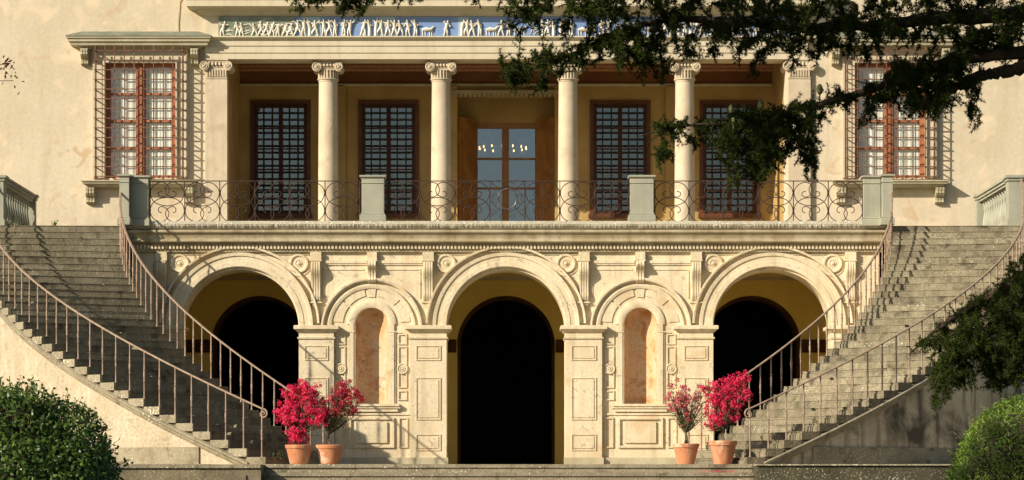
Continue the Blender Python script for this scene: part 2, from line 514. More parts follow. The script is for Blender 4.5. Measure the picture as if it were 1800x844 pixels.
m.build('loggia_cornice', mat('carved_red_cornice', (.55, .30, .17), (.45, .22, .12), 9, .85, .2, 30), villa)
for a, b_ in ((B(574), B(608)), (B(774), B(804)), (B(975), B(1005)), (B(1170), B(1205))):
    m = MB(); m.box(a, b_, BY-.12, BY-.002, 5.79, BZ(152.5))
    m.build('back_pilaster', M['loggia'], villa)
# door recess
RY = 11.0
m = MB()
m.box(dx0-.3, dx0, BY+.502, RY+.3, 5.79, dzt+.2); m.box(dx1, dx1+.3, BY+.502, RY+.3, 5.79, dzt+.2)
m.box(dx0-.3, dx1+.3, BY+.502, RY+.3, dzt, dzt+.3)
a0, a1 = PX(824, RY), PX(953, RY)
dz1 = PZ(216, RY)
m.prismY([(dx0, 5.79), (dx1, 5.79), (dx1, dzt), (dx0, dzt)], RY, RY+.3, [[(a0, 5.78), (a1, 5.78), (a1, dz1), (a0, dz1)]])
m.build('door_recess', M['loggia'], villa)
m = MB()
m.box(dx0-.1, dx1+.1, BY-.16, BY-.003, BZ(166), BZ(160))
x = dx0
while x < dx1:
    m.box(x, x+.07, BY-.13, BY-.02, BZ(171), BZ(166)-.002); x += .13
m.build('door_lintel_moulding', M['sill'], villa)

def door():
    m = MB()
    d = .09
    m.box(a0, a1, RY+.02, RY+.14, dz1-.16, dz1)
    m.box(a0, a0+d, RY+.02, RY+.14, 5.79, dz1-.16); m.box(a1-d, a1, RY+.02, RY+.14, 5.79, dz1-.16)
    xc = (a0+a1)/2
    m.box(xc-.10, xc+.10, RY-.0, RY+.12, 5.79, dz1-.161)
    m.box(xc-.04, xc+.04, RY-.03, RY-.001, 5.79, dz1-.161)
    for z in (PZ(279, RY), PZ(331, RY), 5.85):
        for x0, x1 in ((a0+d, xc-.10), (xc+.10, a1-d)):
            m.box(x0+.001, x1-.001, RY+.03, RY+.11, z-.03, z+.03)
    fr = m.build('door', M['doorwood'], villa)
    m = MB()
    m.box(a0+d, a1-d, RY+.065, RY+.075, 5.8, dz1-.16)
    m.build('glass', M['glassdoor'], fr)
    for s, hx in ((-1, dx0+.05), (1, dx1-.05)):   # wooden leaves folded back
        m = MB()
        ex = hx+(-s)*(.52)
        ztop = PZ(206, BY+.4)
        def P_(t, o):  # along the leaf
            x = hx+(ex-hx)*t; y = BY+.25+.85*t
            n = Vector((-(RY-BY), 0, 0))
            return (x-s*o*.85, y-o*.5)
        def slab(t0, t1, o0, o1, z0, z1):
            q = [P_(t0, o0), P_(t1, o0), P_(t1, o1), P_(t0, o1)]
            m.add([(x, y, z0) for x, y in q]+[(x, y, z1) for x, y in q], [(0,1,2,3), (7,6,5,4), (0,4,5,1), (1,5,6,2), (2,6,7,3), (3,7,4,0)])
        slab(0, 1, 0, .05, 5.8, ztop)
        for z0, z1 in ((5.95, 6.7), (6.8, 7.9), (8.0, 8.6), (8.7, ztop-.12)):
            slab(.18, .82, .052, .075, z0, z1)
            slab(.28, .72, .077, .09, z0+.09, z1-.09)
        m.build('wooden_leaf', M['doorwood'], fr)
door()
# rooms behind the loggia glazing
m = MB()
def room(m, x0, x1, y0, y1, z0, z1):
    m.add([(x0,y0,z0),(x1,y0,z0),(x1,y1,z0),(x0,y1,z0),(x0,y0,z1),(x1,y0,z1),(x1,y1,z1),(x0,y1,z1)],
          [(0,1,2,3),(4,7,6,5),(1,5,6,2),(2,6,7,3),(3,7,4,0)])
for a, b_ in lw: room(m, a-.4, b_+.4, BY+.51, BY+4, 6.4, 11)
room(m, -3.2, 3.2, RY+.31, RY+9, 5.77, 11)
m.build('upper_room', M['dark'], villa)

def loggia_window(a, b_):
    y = BY+.02
    m = MB()
    w = .10
    m.box(a, b_, y, y+.1, lz1-w, lz1); m.box(a, b_, y, y+.1, lz0, lz0+w)
    m.box(a, a+w, y, y+.1, lz0+w, lz1-w); m.box(b_-w, b_, y, y+.1, lz0+w, lz1-w)
    c = (a+b_)/2
    m.box(c-.06, c+.06, y-.01, y+.09, lz0+w, lz1-w)
    for k in range(1, 5):
        z = lz0+w+(lz1-lz0-2*w)*k/5
        m.box(a+w, c-.06, y+.02, y+.08, z-.02, z+.02); m.box(c+.06, b_-w, y+.02, y+.08, z-.02, z+.02)
    # outer architrave
    m.box(a-.1, a, BY-.05, BY+.05, lz0-.1, lz1+.1); m.box(b_, b_+.1, BY-.05, BY+.05, lz0-.1, lz1+.1)
    m.box(a, b_, BY-.05, BY+.019, lz1+.001, lz1+.1); m.box(a-.14, b_+.14, BY-.12, BY+.019, lz0-.12, lz0-.001)
    fr = m.build('loggia_window', M['darkwood'], villa)
    m = MB(); m.box(a+w*.5, b_-w*.5, y+.045, y+.055, lz0+w*.5, lz1-w*.5); m.build('glass', M['glass'], fr)
    m = MB()
    n = 17
    for k in range(n):
        z = lz0+.06+(lz1-lz0-.12)*k/(n-1)
        m.box(a, b_, y-.10, y-.078, z-.014, z+.014)
    for k in range(7):
        x = a+.02+(b_-a-.04)*k/6
        m.box(x-.015, x+.015, y-.077, y-.055, lz0, lz1)
    m.build('iron_grille', M['iron'], fr)
for a, b_ in lw: loggia_window(a, b_)

# front windows
def front_window(c):
    y = FY
    fr_m = MB()
    w = .085; yf = y+.10
    x0, x1 = c-ww, c+ww
    fr_m.box(x0, x1, yf, yf+.12, wz1-w, wz1); fr_m.box(x0, x1, yf, yf+.12, wz0, wz0+w)
    fr_m.box(x0, x0+w, yf, yf+.12, wz0+w, wz1-w); fr_m.box(x1-w, x1, yf, yf+.12, wz0+w, wz1-w)
    fr_m.box(c-.085, c+.085, yf-.02, yf+.1, wz0+w, wz1-w)
    fr_m.box(c-.03, c+.03, yf-.045, yf-.021, wz0+w, wz1-w)
    for k in (1, 2, 3):
        z = wz0+w+(wz1-wz0-2*w)*k/4
        for a, b_ in ((x0+w, c-.085), (c+.085, x1-w)):
            fr_m.box(a, b_, yf+.02, yf+.10, z-.028, z+.028)
    for a, b_ in ((x0+w, c-.085), (c+.085, x1-w)):   # thin inner stile lines
        fr_m.box(a, a+.035, yf+.01, yf+.1, wz0+w, wz1-w); fr_m.box(b_-.035, b_, yf+.01, yf+.1, wz0+w, wz1-w)
    win = fr_m.build('window', M['redwood'], villa)
    m = MB(); m.box(x0+w*.5, x1-w*.5, yf+.055, yf+.062, wz0+w*.5, wz1-w*.5); m.build('glass', M['glassclear'], win)
    m = MB()
    # inner shutters and gathered curtain
    for a, b_ in ((x0+.05, c-.05), (c+.05, x1-.05)):
        n = 30; vs = []
        for k in range(n+1):
            x = a+(b_-a)*k/n
            yy = yf+.108+.006*sin(k*1.9)+.003*sin(k*4.1)
            vs += [(x, yy, wz0-.1), (x, yy, wz1+.1)]
        m.add(vs, [(2*k, 2*k+2, 2*k+3, 2*k+1) for k in range(n)])
    m.build('curtain', M['curtain'], win)
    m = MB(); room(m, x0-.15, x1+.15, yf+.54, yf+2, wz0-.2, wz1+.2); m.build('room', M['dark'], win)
    m = MB()   # stone surround
    s = M['sill']
    sw = 1.20
    zt = FZ(82)
    m.box(c-sw, x0-.001, y-.05, y+.1, wz0, zt); m.box(x1+.001, c+sw, y-.05, y+.1, wz0, zt)
    m.box(x0-.001, x1+.001, y-.05, y+.1, wz1+.001, zt)
    m.box(c-sw-.06, c-sw, y-.08, y-.001, wz0, zt); m.box(c+sw, c+sw+.06, y-.08, y-.001, wz0, zt)
    m.box(x0-.06, x0-.003, y-.08, y-.051, wz0, wz1+.06); m.box(x1+.003, x1+.06, y-.08, y-.051, wz0, wz1+.06)
    m.box(x0-.003, x1+.003, y-.08, y-.051, wz1+.003, wz1+.06)
    m.build('stone_surround', M['trim'], win)
    m = MB()   # hood
    zl = PZ(80, FY-.4)
    m.ucornice(c-1.50, c+1.50, y-.02, y+.1, [(0, zl-.06), (.08, zl-.05), (.14, zl), (.30, zl+.02), (.32, zl+.1), (.36, zl+.115), (.36, zl+.17), (.40, zl+.2), (.40, zl+.24)])
    hood = m.build('window_hood', M['sill'], win)
    m = MB()
    m.ucornice(c-1.5, c+1.5, y-.02, y+.1, [(.36, zl+.242), (.415, zl+.242), (.415, zl+.27), (.05, zl+.42)])
    m.build('hood_roof', M['roof'], hood)
    def corbel(xc, zt, h, pr, w):
        m = MB()
        prof = [(y, zt), (y-pr, zt), (y-pr, zt-.06), (y-pr*.95, zt-.1), (y-pr*1.0, zt-h*.35), (y-pr*.8, zt-h*.5), (y-pr*.5, zt-h*.62), (y-pr*.45, zt-h*.78), (y-pr*.52, zt-h*.9), (y-pr*.3, zt-h), (y, zt-h)]
        m.prismX(prof, xc-w/2, xc+w/2)
        for q in (-1, 0, 1):
            pr2 = [(p[0]-.02 if p[0] < y-.01 else p[0], p[1]-.002) for p in prof]
            m.prismX(pr2[1:-1]+[(y-.02, zt-h)], xc+q*w*.32-w*.1, xc+q*w*.32+w*.1)
        return m
    for s_ in (-1, 1):
        corbel(c+s_*1.45, zl-.061, .42, .30, .2).build('corbel', M['sill'], hood)
    m = MB()
    st = PZ(316, FY-.5)
    m.ucornice(c-1.12, c+1.12, y-.02, y+.1, [(.22, st-.17), (.25, st-.16), (.30, st-.10), (.36, st-.085), (.36, st-.04), (.40, st-.03), (.40, st)])
    sill = m.build('window_sill', M['sill'], win)
    for s_ in (-1, 1):
        corbel(c+s_*1.30, st-.171, .42, .26, .24).build('corbel', M['sill'], sill)
    # cage grille
    m = MB()
    g = .33; gx = 1.15; z0, z1 = st+.005, zl+.0
    r = .0125
    nv = 10
    for k in range(nv):
        x = c-gx+2*gx*k/(nv-1)
        m.box(x-r, x+r, y-g-r, y-g+r, z0, z1)
    nh = 14
    for k in range(nh):
        z = z0+.10+(z1-.12-z0)*k/(nh-.6)
        m.box(c-gx-.03, c+gx+.03, y-g-3*r-.001, y-g-r-.001, z-r, z+r)
        for s_ in (-1, 1):
            m.box(c+s_*gx-r, c+s_*gx+r, y-g+r+.001, y-.05, z-r-.001, z+r+.001)
    for s_ in (-1, 1):
        m.box(c+s_*gx-r, c+s_*gx+r, y-g*.5-r, y-g*.5+r, z0, z1)
    m.build('iron_grille', M['ironrust'], win)
    return win
front_window(wl)
front_window(wr)

# columns
def spiral(cx, cz, r, turns=1.6, s=1, n=34):
    return [(cx+s*(r*(1-.82*k/n))*cos(pi/2-2*pi*turns*k/n), cz+(r*(1-.82*k/n))*sin(pi/2-2*pi*turns*k/n)) for k in range(n+1)]

def capital(cx, cy, R, zt, parent, round_=True):
    """fluted-neck ionic capital: top of abacus at zt"""
    m = MB()
    hw = R*1.0
    m.box(cx-hw-.03, cx+hw+.03, cy-R-.03, cy+R+.03, zt-.05, zt)
    m.box(cx-hw, cx+hw, cy-R, cy+R, zt-.09, zt-.051)
    vr = .125
    for s in (-1, 1):
        vx = cx+s*(R+.03)
        m.lathe(vx, 0, [(vr, cy-R-.06), (vr, cy-R-.02), (vr*.6, cy), (vr, cy+R+.02), (vr, cy+R+.06)], 20, axis='y', cz=zt-.20)
        sp = spiral(vx, zt-.20, vr-.012, 1.7, s)
        m.tube([(p[0], cy-R-.068, p[1]) for p in sp], .012, 5)
        m.lathe(vx, 0, [(.0, cy-R-.10), (.025, cy-R-.095), (.035, cy-R-.06)], 8, axis='y', cz=zt-.20)
        for k in range(4):
            a = pi/4+k*pi/2
            m.lathe(vx+.045*cos(a), 0, [(0, cy-R-.085), (.018, cy-R-.08), (.022, cy-R-.06)], 6, axis='y', cz=zt-.2+.045*sin(a))
    # egg row between volutes
    for k in range(5):
        x = cx+(k-2)*R*.33
        m.lathe(x, cy-R-.005, [(.0, zt-.20), (.03, zt-.185), (.042, zt-.14), (.03, zt-.095)], 8)
    m.box(cx-R*.8, cx+R*.8, cy-R*.95, cy+R*.95, zt-.235, zt-.2)
    m.box(cx-R*.72, cx+R*.72, cy-R*.9, cy+R*.9, zt-.27, zt-.236)
    zn0, zn1 = zt-.50, zt-.27
    if round_:
        m.lathe(cx, cy, [(R*.9, zn0), (R*.95, zn1)], 28)
        for k in range(20):
            a = 2*pi*k/20
            x, y = cx+R*.96*cos(a), cy+R*.96*sin(a)
            m.tube([(x, y, zn0+.015), (x*1.0, y, zn1-.03), (cx+R*1.02*cos(a), cy+R*1.02*sin(a), zn1)], [.021, .025, .028], 6)
        m.lathe(cx, cy, [(R*.96, zn0-.075), (R*1.0, zn0-.06), (R*1.0, zn0-.045), (R*.98, zn0-.03), (R*1.1, zn0-.02), (R*1.12, zn0), (R*1.05, zn0+.012)], 32)
    else:
        m.box(cx-R*.92, cx+R*.92, cy-R*.92, cy+R*.92, zn0, zn1)
        for k in range(8):
            x = cx+(k-3.5)*R*.245
            m.box(x-.018, x+.018, cy-R*.92-.03, cy-R*.9, zn0+.02, zn1-.02)
        m.box(cx-R*1.0, cx+R*1.0, cy-R*1.0, cy+R, zn0-.03, zn0)
        m.box(cx-R*.97, cx+R*.97, cy-R*.97, cy+R, zn0-.08, zn0-.045)
    return m.build('capital', M['column'], parent, 40)

CY_ = FY+.32
ztop = FZ(104)
def column(px):
    R = .262
    cx = PX(px, CY_)
    m = MB()
    zb = 5.79; zc = ztop-.575
    prof = [(R*1.35, zb), (R*1.35, zb+.12), (R*1.36, zb+.125), (R*1.4, zb+.17), (R*1.33, zb+.22), (R*1.15, zb+.24), (R*1.15, zb+.28), (R*1.25, zb+.32), (R*1.2, zb+.36), (R*1.08, zb+.38), (R*1.03, zb+.45)]
    for k in range(9):
        t = k/8
        prof.append((R*(1.03-.09*t**1.8), zb+.45+(zc-zb-.45)*t))
    m.lathe(cx, CY_, prof, 40)
    o = m.build('column', M['column'], villa, 30)
    capital(cx, CY_, R, ztop, o)
for px in (577, 775.5, 998.5, 1203.5): column(px)
def pilaster(x0, x1):
    m = MB()
    c, hw = (x0+x1)/2, (x1-x0)/2
    zc = ztop-.575
    m.box(x0, x1, FY-.12, FY+.3, 5.79, zc)
    m.box(x0-.05, x1+.05, FY-.17, FY-.121, 5.79, 6.1)
    o = m.build('pilaster', M['column'], villa)
    capital(c, FY-.12+hw, hw, ztop, o, False)
pilaster(F(362), F(400)); pilaster(F(1385), F(1424))

# entablature
ex0, ex1 = F(361), F(1419)
m = MB()
Y0 = FY-.10
m.box(ex0, ex1, Y0, FY+.6, FZ(105)+.001, FZ(94)); m.box(ex0, ex1, Y0-.025, FY+.6, FZ(94)+.001, FZ(82)); m.box(ex0, ex1, Y0-.05, FY+.6, FZ(82)+.001, FZ(72))
m.ucornice(ex0, ex1, Y0-.05, FY+.5, [(0, FZ(72)+.002), (.03, FZ(71)), (.06, FZ(68.5)), (.10, FZ(68)), (.10, FZ(66)), (.02, FZ(65.6))])
m.box(ex0, ex1, Y0, FY+.5, FZ(65.6)+.002, FZ(29))
m.build('entablature', M['trim'], villa)
fz0, fz1 = FZ(65.4), FZ(31)
fx0, fx1 = F(385), F(1394)
m = MB(); m.box(fx0, fx1, Y0-.03, Y0-.001, fz0, fz1)
frz = m.build('frieze', M['majolica'], villa)
random.seed(5)
m = MB(); x = fx0
xs = fx0+2.2
while xs < fx1:
    w = random.choice([.28, .35, .5])
    if random.random() < .45:
        m = MB(); m.box(xs, min(xs+w, fx1), Y0-.034, Y0-.031, fz0+.004, fz1-.004); m.build('pale_panel', M['majolica2'], frz)
    xs += random.uniform(.6, 1.3)
m = MB(); m.box(fx0, fx0+2.0, Y0-.05, Y0-.0315, fz0+.005, fz1-.005); m.build('landscape_panel', M['majolica3'], frz)
def figure(m, x, h, y):
    """small low-relief draped or bare figure"""
    z0 = fz0+.01
    s = random.choice((-1, 1)); lean = random.uniform(-.04, .04)
    hip = Vector((x, y, z0+.48*h)); sh = Vector((x+lean, y-.01, z0+.80*h)); hd = Vector((x+lean*1.4, y-.012, z0+.93*h))
    if random.random() < .25:
        m.tube([(x, y, z0), (x, y, z0+.3*h), hip], [.055, .05, .038], 6)
    else:
        st = random.uniform(.03, .09)
        for q, kx in ((-1, st), (1, st*.6)):
            kn = hip+Vector((q*kx*.9+s*.015, -.012, -.24*h)); ft = Vector((x+q*kx*1.3, y, z0))
            m.tube([hip+Vector((q*.018, 0, 0)), kn, ft, ft+Vector((s*.03, 0, .0))], [.036, .027, .017, .013], 6)
    m.tube([hip-Vector((0, 0, .02)), hip+(sh-hip)*.5, sh], [.045, .042, .058], 8)
    m.tube([sh, hd], [.02, .016], 5)
    m.lathe(hd.x, y-.012, [(0, hd.z-.038), (.024, hd.z-.02), (.028, hd.z+.005), (.018, hd.z+.03), (0, hd.z+.038)], 8)
    for q in (-1, 1):
        a = random.choice((-1.2, -1.0, -.3, .5, -1.4)); e = sh+Vector((q*.042, 0, 0))
        e2 = e+Vector((q*.07*cos(a), -.01, .10*sin(a))); e3 = e2+Vector((q*random.uniform(-.06, .07), -.005, random.uniform(-.04, .08)))
        m.tube([e, e2, e3], [.021, .018, .013], 5)
m = MB()
x = fx0+.12
while x < fx1-.1:
    m = MB()
    t = random.random()
    if x < fx0+2.0:
        figure(m, x, random.uniform(.30, .38), Y0-.055); x += random.uniform(.09, .2)
        for k in range(3):
            zz = fz0+random.uniform(.03, .36)
            m.tube([(x-.1, Y0-.05, zz), (x+.0, Y0-.06, zz+random.uniform(-.05, .06)), (x+.12, Y0-.05, zz+random.uniform(-.08, .08))], [.01, .018, .008], 5)
    elif t < .08:   # low animal
        zz = fz0+.17
        m.tube([(x, Y0-.04, zz), (x+.1, Y0-.05, zz+.02), (x+.24, Y0-.05, zz), (x+.32, Y0-.045, zz+.09)], [.03, .055, .05, .025], 7)
        for q in (.02, .09, .2, .26): m.tube([(x+q, Y0-.04, zz), (x+q+.01, Y0-.035, fz0)], [.022, .01], 5)
        x += .42
    elif t < .13:   # leafy shrub tile
        for k in range(60):
            a, b_ = random.uniform(0, .24), random.uniform(.03, .42)
            m.lathe(x+a, Y0-.045, [(0, fz0+b_-.018), (.02, fz0+b_), (0, fz0+b_+.018)], 5)
        x += .34
    elif t < .2:    # herm pillar
        m.box(x-.03, x+.03, Y0-.07, Y0-.03, fz0, fz0+.30); figure(m, x, .44, Y0-.06); x += .16
    else:
        figure(m, x, random.uniform(.40, .46), Y0-.055); x += random.uniform(.12, .22)
    m.build('relief_figure', M['relief'], frz, 50)
    if random.random() < .10: x += random.uniform(.1, .25)
m = MB()
cz0 = FZ(30)
m.ucornice(ex0, ex1, Y0, FY+.5, [(0, cz0), (.03, cz0+.005), (.05, cz0+.04), (.09, cz0+.05), (.12, cz0+.10), (.18, cz0+.11), (.21, cz0+.16), (.36, cz0+.19), (.44, cz0+.20),
                                 (.44, cz0+.36), (.47, cz0+.38), (.52, cz0+.46), (.52, cz0+.50), (.05, cz0+.54)])
m.build('pediment_cornice', M['trim'], villa)
m = MB()
zp = cz0+.545
m.prismY([(ex0, zp), (ex1, zp), ((ex0+ex1)/2, zp+2.1)], Y0, FY+.3)
m.build('pediment', M['stucco'], villa)
m = MB()
for s_ in (-1, 1):
    xm = (ex0+ex1)/2
    xe = ex0-.5 if s_ < 0 else ex1+.5
    q = [(xe, zp), (xm, zp+2.25), (xm, zp+2.6), (xe, zp+.3)]
    m.prismY(q, Y0-.5, FY+.3)
m.build('raking_cornice', M['trim'], villa)
m = MB()
m.add([(-19.8, FY-.9, 15.5), (19.8, FY-.9, 15.5), (16, FY+9, 19), (-16, FY+9, 19), (-19.8, FY-.9, 15.3), (19.8, FY-.9, 15.3), (19.8, FY+20, 15.3), (-19.8, FY+20, 15.3)],
      [(0, 1, 2, 3), (4, 5, 1, 0), (5, 6, 2, 1), (7, 4, 0, 3), (6, 7, 3, 2), (7, 6, 5, 4)])
m.build('roof', M['tile'], villa)
# drain cable
m = MB()
m.tube([(F(313), FY-.03, FZ(57)), (F(312.5), FY-.03, FZ(40)), (F(314), FY-.03, FZ(20)), (F(315), FY-.03, FZ(3)), (F(322), FY-.03, FZ(-8)), (F(322), FY-.03, 15)], .012, 5)
m.build('cable', M['trim'], villa)

# ------------------------------------------------------------------ ARCADED TERRACE
ter = thing('arcaded_terrace', 'cream stone arcade of three arches with niches carrying the terrace between the two staircases', 'terrace', (0, 0, LZ))
AX = 6.5; AR = 1.44; AS = 3.31
NX = 3.28; NR = .40; NS = 3.417; NB = 1.47
TX = 9.12
m = MB()
m.prismY([(-TX, LZ-.3), (TX, LZ-.3), (TX, 5.2), (-TX, 5.2)], 0, .95,
         [arch_poly(c, AR, AS, LZ-.2, 40) for c in (-AX, 0, AX)]+[arch_poly(c, NR, NS, NB, 24) for c in (-NX, NX)])
m.build('arcade_wall', M['lime'], ter)
m = MB()
m.box(-TX, -TX+.4, .952, FY-.002, LZ-.3, 5.2); m.box(TX-.4, TX, .952, FY-.002, LZ-.3, 5.2)
m.box(-TX+.4, TX-.4, .952, FY-.002, 5.0, 5.2)
m.build('portico_vault', M['yellow'], ter)
for c in (-NX, NX):
    m = MB()
    n = 20
    vs = []; fs = []
    for k in range(n+1):
        a = pi*k/n
        vs += [(c+NR*cos(a), NR*sin(a)*1.0+.001, NB), (c+NR*cos(a), NR*sin(a)+.001, NS)]
    fs = [(2*k, 2*k+1, 2*k+3, 2*k+2) for k in range(n)]
    m.add(vs, fs)
    vs = []; nb = 8
    for j in range(nb+1):
        b_ = pi/2*j/nb
        for k in range(n+1):
            a = pi*k/n
            vs.append((c+NR*cos(a)*cos(b_)*1.0, NR*sin(a)*cos(b_)+.001, NS+NR*sin(b_)))
    # sphere quadrant with the pole on top
    fs = [(j*(n+1)+k, (j+1)*(n+1)+k, (j+1)*(n+1)+k+1, j*(n+1)+k+1) for j in range(nb) for k in range(n)]
    m.add(vs, fs)
    m.add([(c+NR*cos(pi*k/n), NR*sin(pi*k/n)+.001, NB+.002) for k in range(n+1)], [tuple(range(n+1))])
    ni = m.build('niche', M['niche'], ter, 60)
    m = MB()
    m.arc(c, NS, [(NR, 0), (NR, -.03), (NR+.04, -.05), (NR+.17, -.05), (NR+.20, -.035), (NR+.20, 0)], 0, pi, 30)
    for s_ in (-1, 1):
        xa = c+s_*NR; 
        m.box(xa, xa+s_*.04, -.03, 0, NB, NS); m.box(xa+s_*.04, xa+s_*.15, -.05, 0, NB, NS)
        m.box(xa+s_*.155, xa+s_*.185, -.03, 0, NB, NS-.17)
    m.box(c-NR-.30, c-NR-.002, -.06, -.051, NS-.20, NS-.17); m.box(c+NR+.002, c+NR+.30, -.06, -.051, NS-.20, NS-.17)
    m.build('niche_frame', M['lime'], ni, 30)
    m = MB()   # voussoir panels
    for a0_, a1_ in ((4, 38), (41, 78), (83, 97), (102, 139), (142, 176)):
        r0, r1 = .70, .94
        if a0_ == 83: r0, r1 = .66, .98
        m.arc(c, NS, [(r0, -.001), (r0, -.022), (r1, -.022), (r1, -.001)], radians(a0_), radians(a1_), 10)
    m.arc(c, AS, [(.98, 0), (.98, -.04), (1.03, -.06), (1.07, -.06), (1.09, -.03), (1.09, 0)], 0, pi, 40)
    m.arc(c, AS, [(1.16, 0), (1.16, -.09), (1.19, -.11), (1.235, -.11), (1.235, 0)], 0, pi, 40)
    m.build('niche_arch', M['lime'], ni, 30)
    m = MB()   # sill
    m.box(c-.95, c+.70, -.10, -.002, 1.36, 1.41) if c < 0 else m.box(c-.70, c+.95, -.10, -.002, 1.36, 1.41)
    m.box(c-.68, c+.68, -.13, -.002, 1.412, 1.47); m.box(c-.64, c+.64, -.07, -.002, 1.28, 1.358)
    m.build('niche_sill', M['lime'], ni)
    # dado panels
    m = MB()
    def frame(m, x0, x1, z0, z1, t, p, y=0.0):
        if x0 > x1: x0, x1 = x1, x0
        m.box(x0, x1, y-p, y-.001, z1-t, z1); m.box(x0, x1, y-p, y-.001, z0, z0+t)
        m.box(x0, x0+t, y-p, y-.001, z0+t, z1-t); m.box(x1-t, x1, y-p, y-.001, z0+t, z1-t)
    frame(m, c-.55, c+.55, .40, 1.14, .05, .05)
    m.box(c-.38, c+.38, -.045, -.001, .52, 1.03)
    for s_ in (-1, 1):
        frame(m, c+s_*.66, c+s_*.88, .40, 1.14, .03, .035)
        # side strips beside the niche
        xa = c+s_*.64; xb = c+s_*.86
        frame(m, xa, xb, 2.92, 3.18, .03, .03)
        frame(m, xa, xb, 1.86, 2.88, .03, .03)
        frame(m, xa, xb, 1.56, 1.80, .03, .03)
    m.build('dado_panel', M['lime'], ni)
    for s_ in (-1, 1):
        m = MB()
        m.lathe(c+s_*.75, 0, [(.135, -.03), (.13, -.05), (.11, -.055), (.10, -.035), (.075, -.035), (.07, -.05), (.05, -.055), (.04, -.035), (.025, -.055), (.0, -.065)][::-1], 24, axis='y', cz=2.33)
        m.build('roundel', M['lime'], ni, 40)

def pier(x0, x1):
    c = (x0+x1)/2
    m = MB()
    y = -.12
    m.box(x0, x1, y, -.001, .16, 3.05)
    pr = m.build('pier', M['lime'], ter)
    m = MB(); m.box(x0-.04, x1+.04, y-.04, -.002, LZ, .16); m.build('pier_base', M['sill'], pr)
    m = MB()
    m.ucornice(x0, x1, y, 0.9, [(0, 3.051), (.03, 3.052), (.04, 3.09), (.0, 3.10), (.0, 3.215), (.04, 3.225), (.09, 3.285), (.12, 3.29), (.12, 3.37), (.10, 3.38)])
    m.build('impost', M['lime'], pr)
    m = MB()
    hw = (x1-x0)/2*.68
    def fr(z0, z1):
        t = .022; p = y-.022
        a, b_ = c-hw, c+hw
        m.box(a, b_, p, y-.001, z1-t, z1); m.box(a, b_, p, y-.001, z0, z0+t); m.box(a, a+t, p, y-.001, z0+t, z1-t); m.box(b_-t, b_, p, y-.001, z0+t, z1-t)
        m.box(a+.055, b_-.055, y-.018, y-.001, z0+.055, z1-.055)
    fr(2.53, 2.89); fr(1.08, 2.11); fr(.33, .73)
    m.build('pier_panel', M['lime'], pr)
for a, b_ in ((1.45, 2.34), (4.20, 5.05), (7.96, 8.60)):
    pier(a, b_); pier(-b_, -a)
for s_ in (-1, 1):
    m = MB(); m.box(s_*2.385, s_*4.155, -.05, -.0015, LZ, .16); m.build('base_course', M['sill'], ter)
    m = MB(); m.box(s_*8.61, s_*TX, -.04, -.0015, LZ, 4.9); m.build('end_strip', M['lime'], ter)
    m = MB(); m.box(s_*2.345, s_*4.195, -.03, -.0015, 1.20, 1.25); m.build('dado_string', M['lime'], ter)
for c in (-AX, 0, AX):
    m = MB()
    m.arc(c, AS+.06, [(AR-.001, .9), (AR-.001, -.09), (AR+.02, -.105), (AR+.13, -.105), (AR+.135, -.09), (AR+.25, -.09), (AR+.27, -.12), (AR+.35, -.13), (AR+.36, 0)], 0, pi, 48)
    m.arc(c, AS+.06, [(1.90, 0), (1.90, -.13), (1.925, -.14), (1.95, -.14), (1.965, 0)], radians(2), pi-radians(2), 48)
    m.build('archivolt', M['lime'], ter, 30)
for x in (-7.97, -5.06, -1.46, 1.46, 5.06, 7.97):
    m = MB()
    m.lathe(x, 0, [(.0, -.07), (.03, -.068), (.05, -.03), (.075, -.03), (.08, -.045), (.09, -.03), (.16, -.03), (.185, -.06), (.225, -.06), (.24, -.0)], 32, axis='y', cz=4.90)
    m.arc(x, 4.90, [(.27, 0), (.27, -.02), (.31, -.02), (.31, 0)], radians(-150), radians(-30), 16)
    m.build('roundel', M['lime'], ter, 40)

def console(x, w, zt, zb, bulge, tip=True, nf=4):
    m = MB()
    h = zt-zb
    prof = [(0, zt)]
    n = 24
    for k in range(n+1):
        t = k/n
        p = .05+bulge*math.exp(-((t-.22)/.20)**2)+bulge*.38*math.exp(-((t-.86)/.10)**2)+.03*(1-t)
        prof.append((-p, zt-h*t))
    prof.append((0, zb))
    m.prismX(prof, x-w/2, x+w/2)
    for q in range(nf):
        xc = x+(q-(nf-1)/2)*w/nf
        pr2 = [(-.03, zt-.03)]+[(p[0]-.022, p[1]) for p in prof[2:-2]]+[(-.03, zb+.02)]
        m.prismX(pr2, xc-w/nf*.33, xc+w/nf*.33)
    # top block
    m.box(x-w*.58, x+w*.58, -.13, -.002, zt+.002, zt+.20)
    m.box(x-w*.66, x+w*.66, -.15, -.002, zt-.02, zt-.001)
    if tip:
        m.box(x-w*.66, x+w*.66, -.10, -.002, zb-.03, zb-.002)
        m.add([(x-w*.5, -.001, zb-.03), (x+w*.5, -.001, zb-.03), (x+w*.5, -.08, zb-.03), (x-w*.5, -.08, zb-.03), (x, -.001, zb-.24)],
              [(0, 1, 4), (1, 2, 4), (2, 3, 4), (3, 0, 4), (0, 3, 2, 1)])
    return m.build('console', M['lime'], ter, 30)
for x in (1.90, 4.64, 8.40):
    for s_ in (-1, 1): console(s_*x, .235, 4.97, 3.96, .13)
for s_ in (-1, 1): console(s_*3.27, .21, 4.97, 4.42, .15, False, 3)
m = MB()
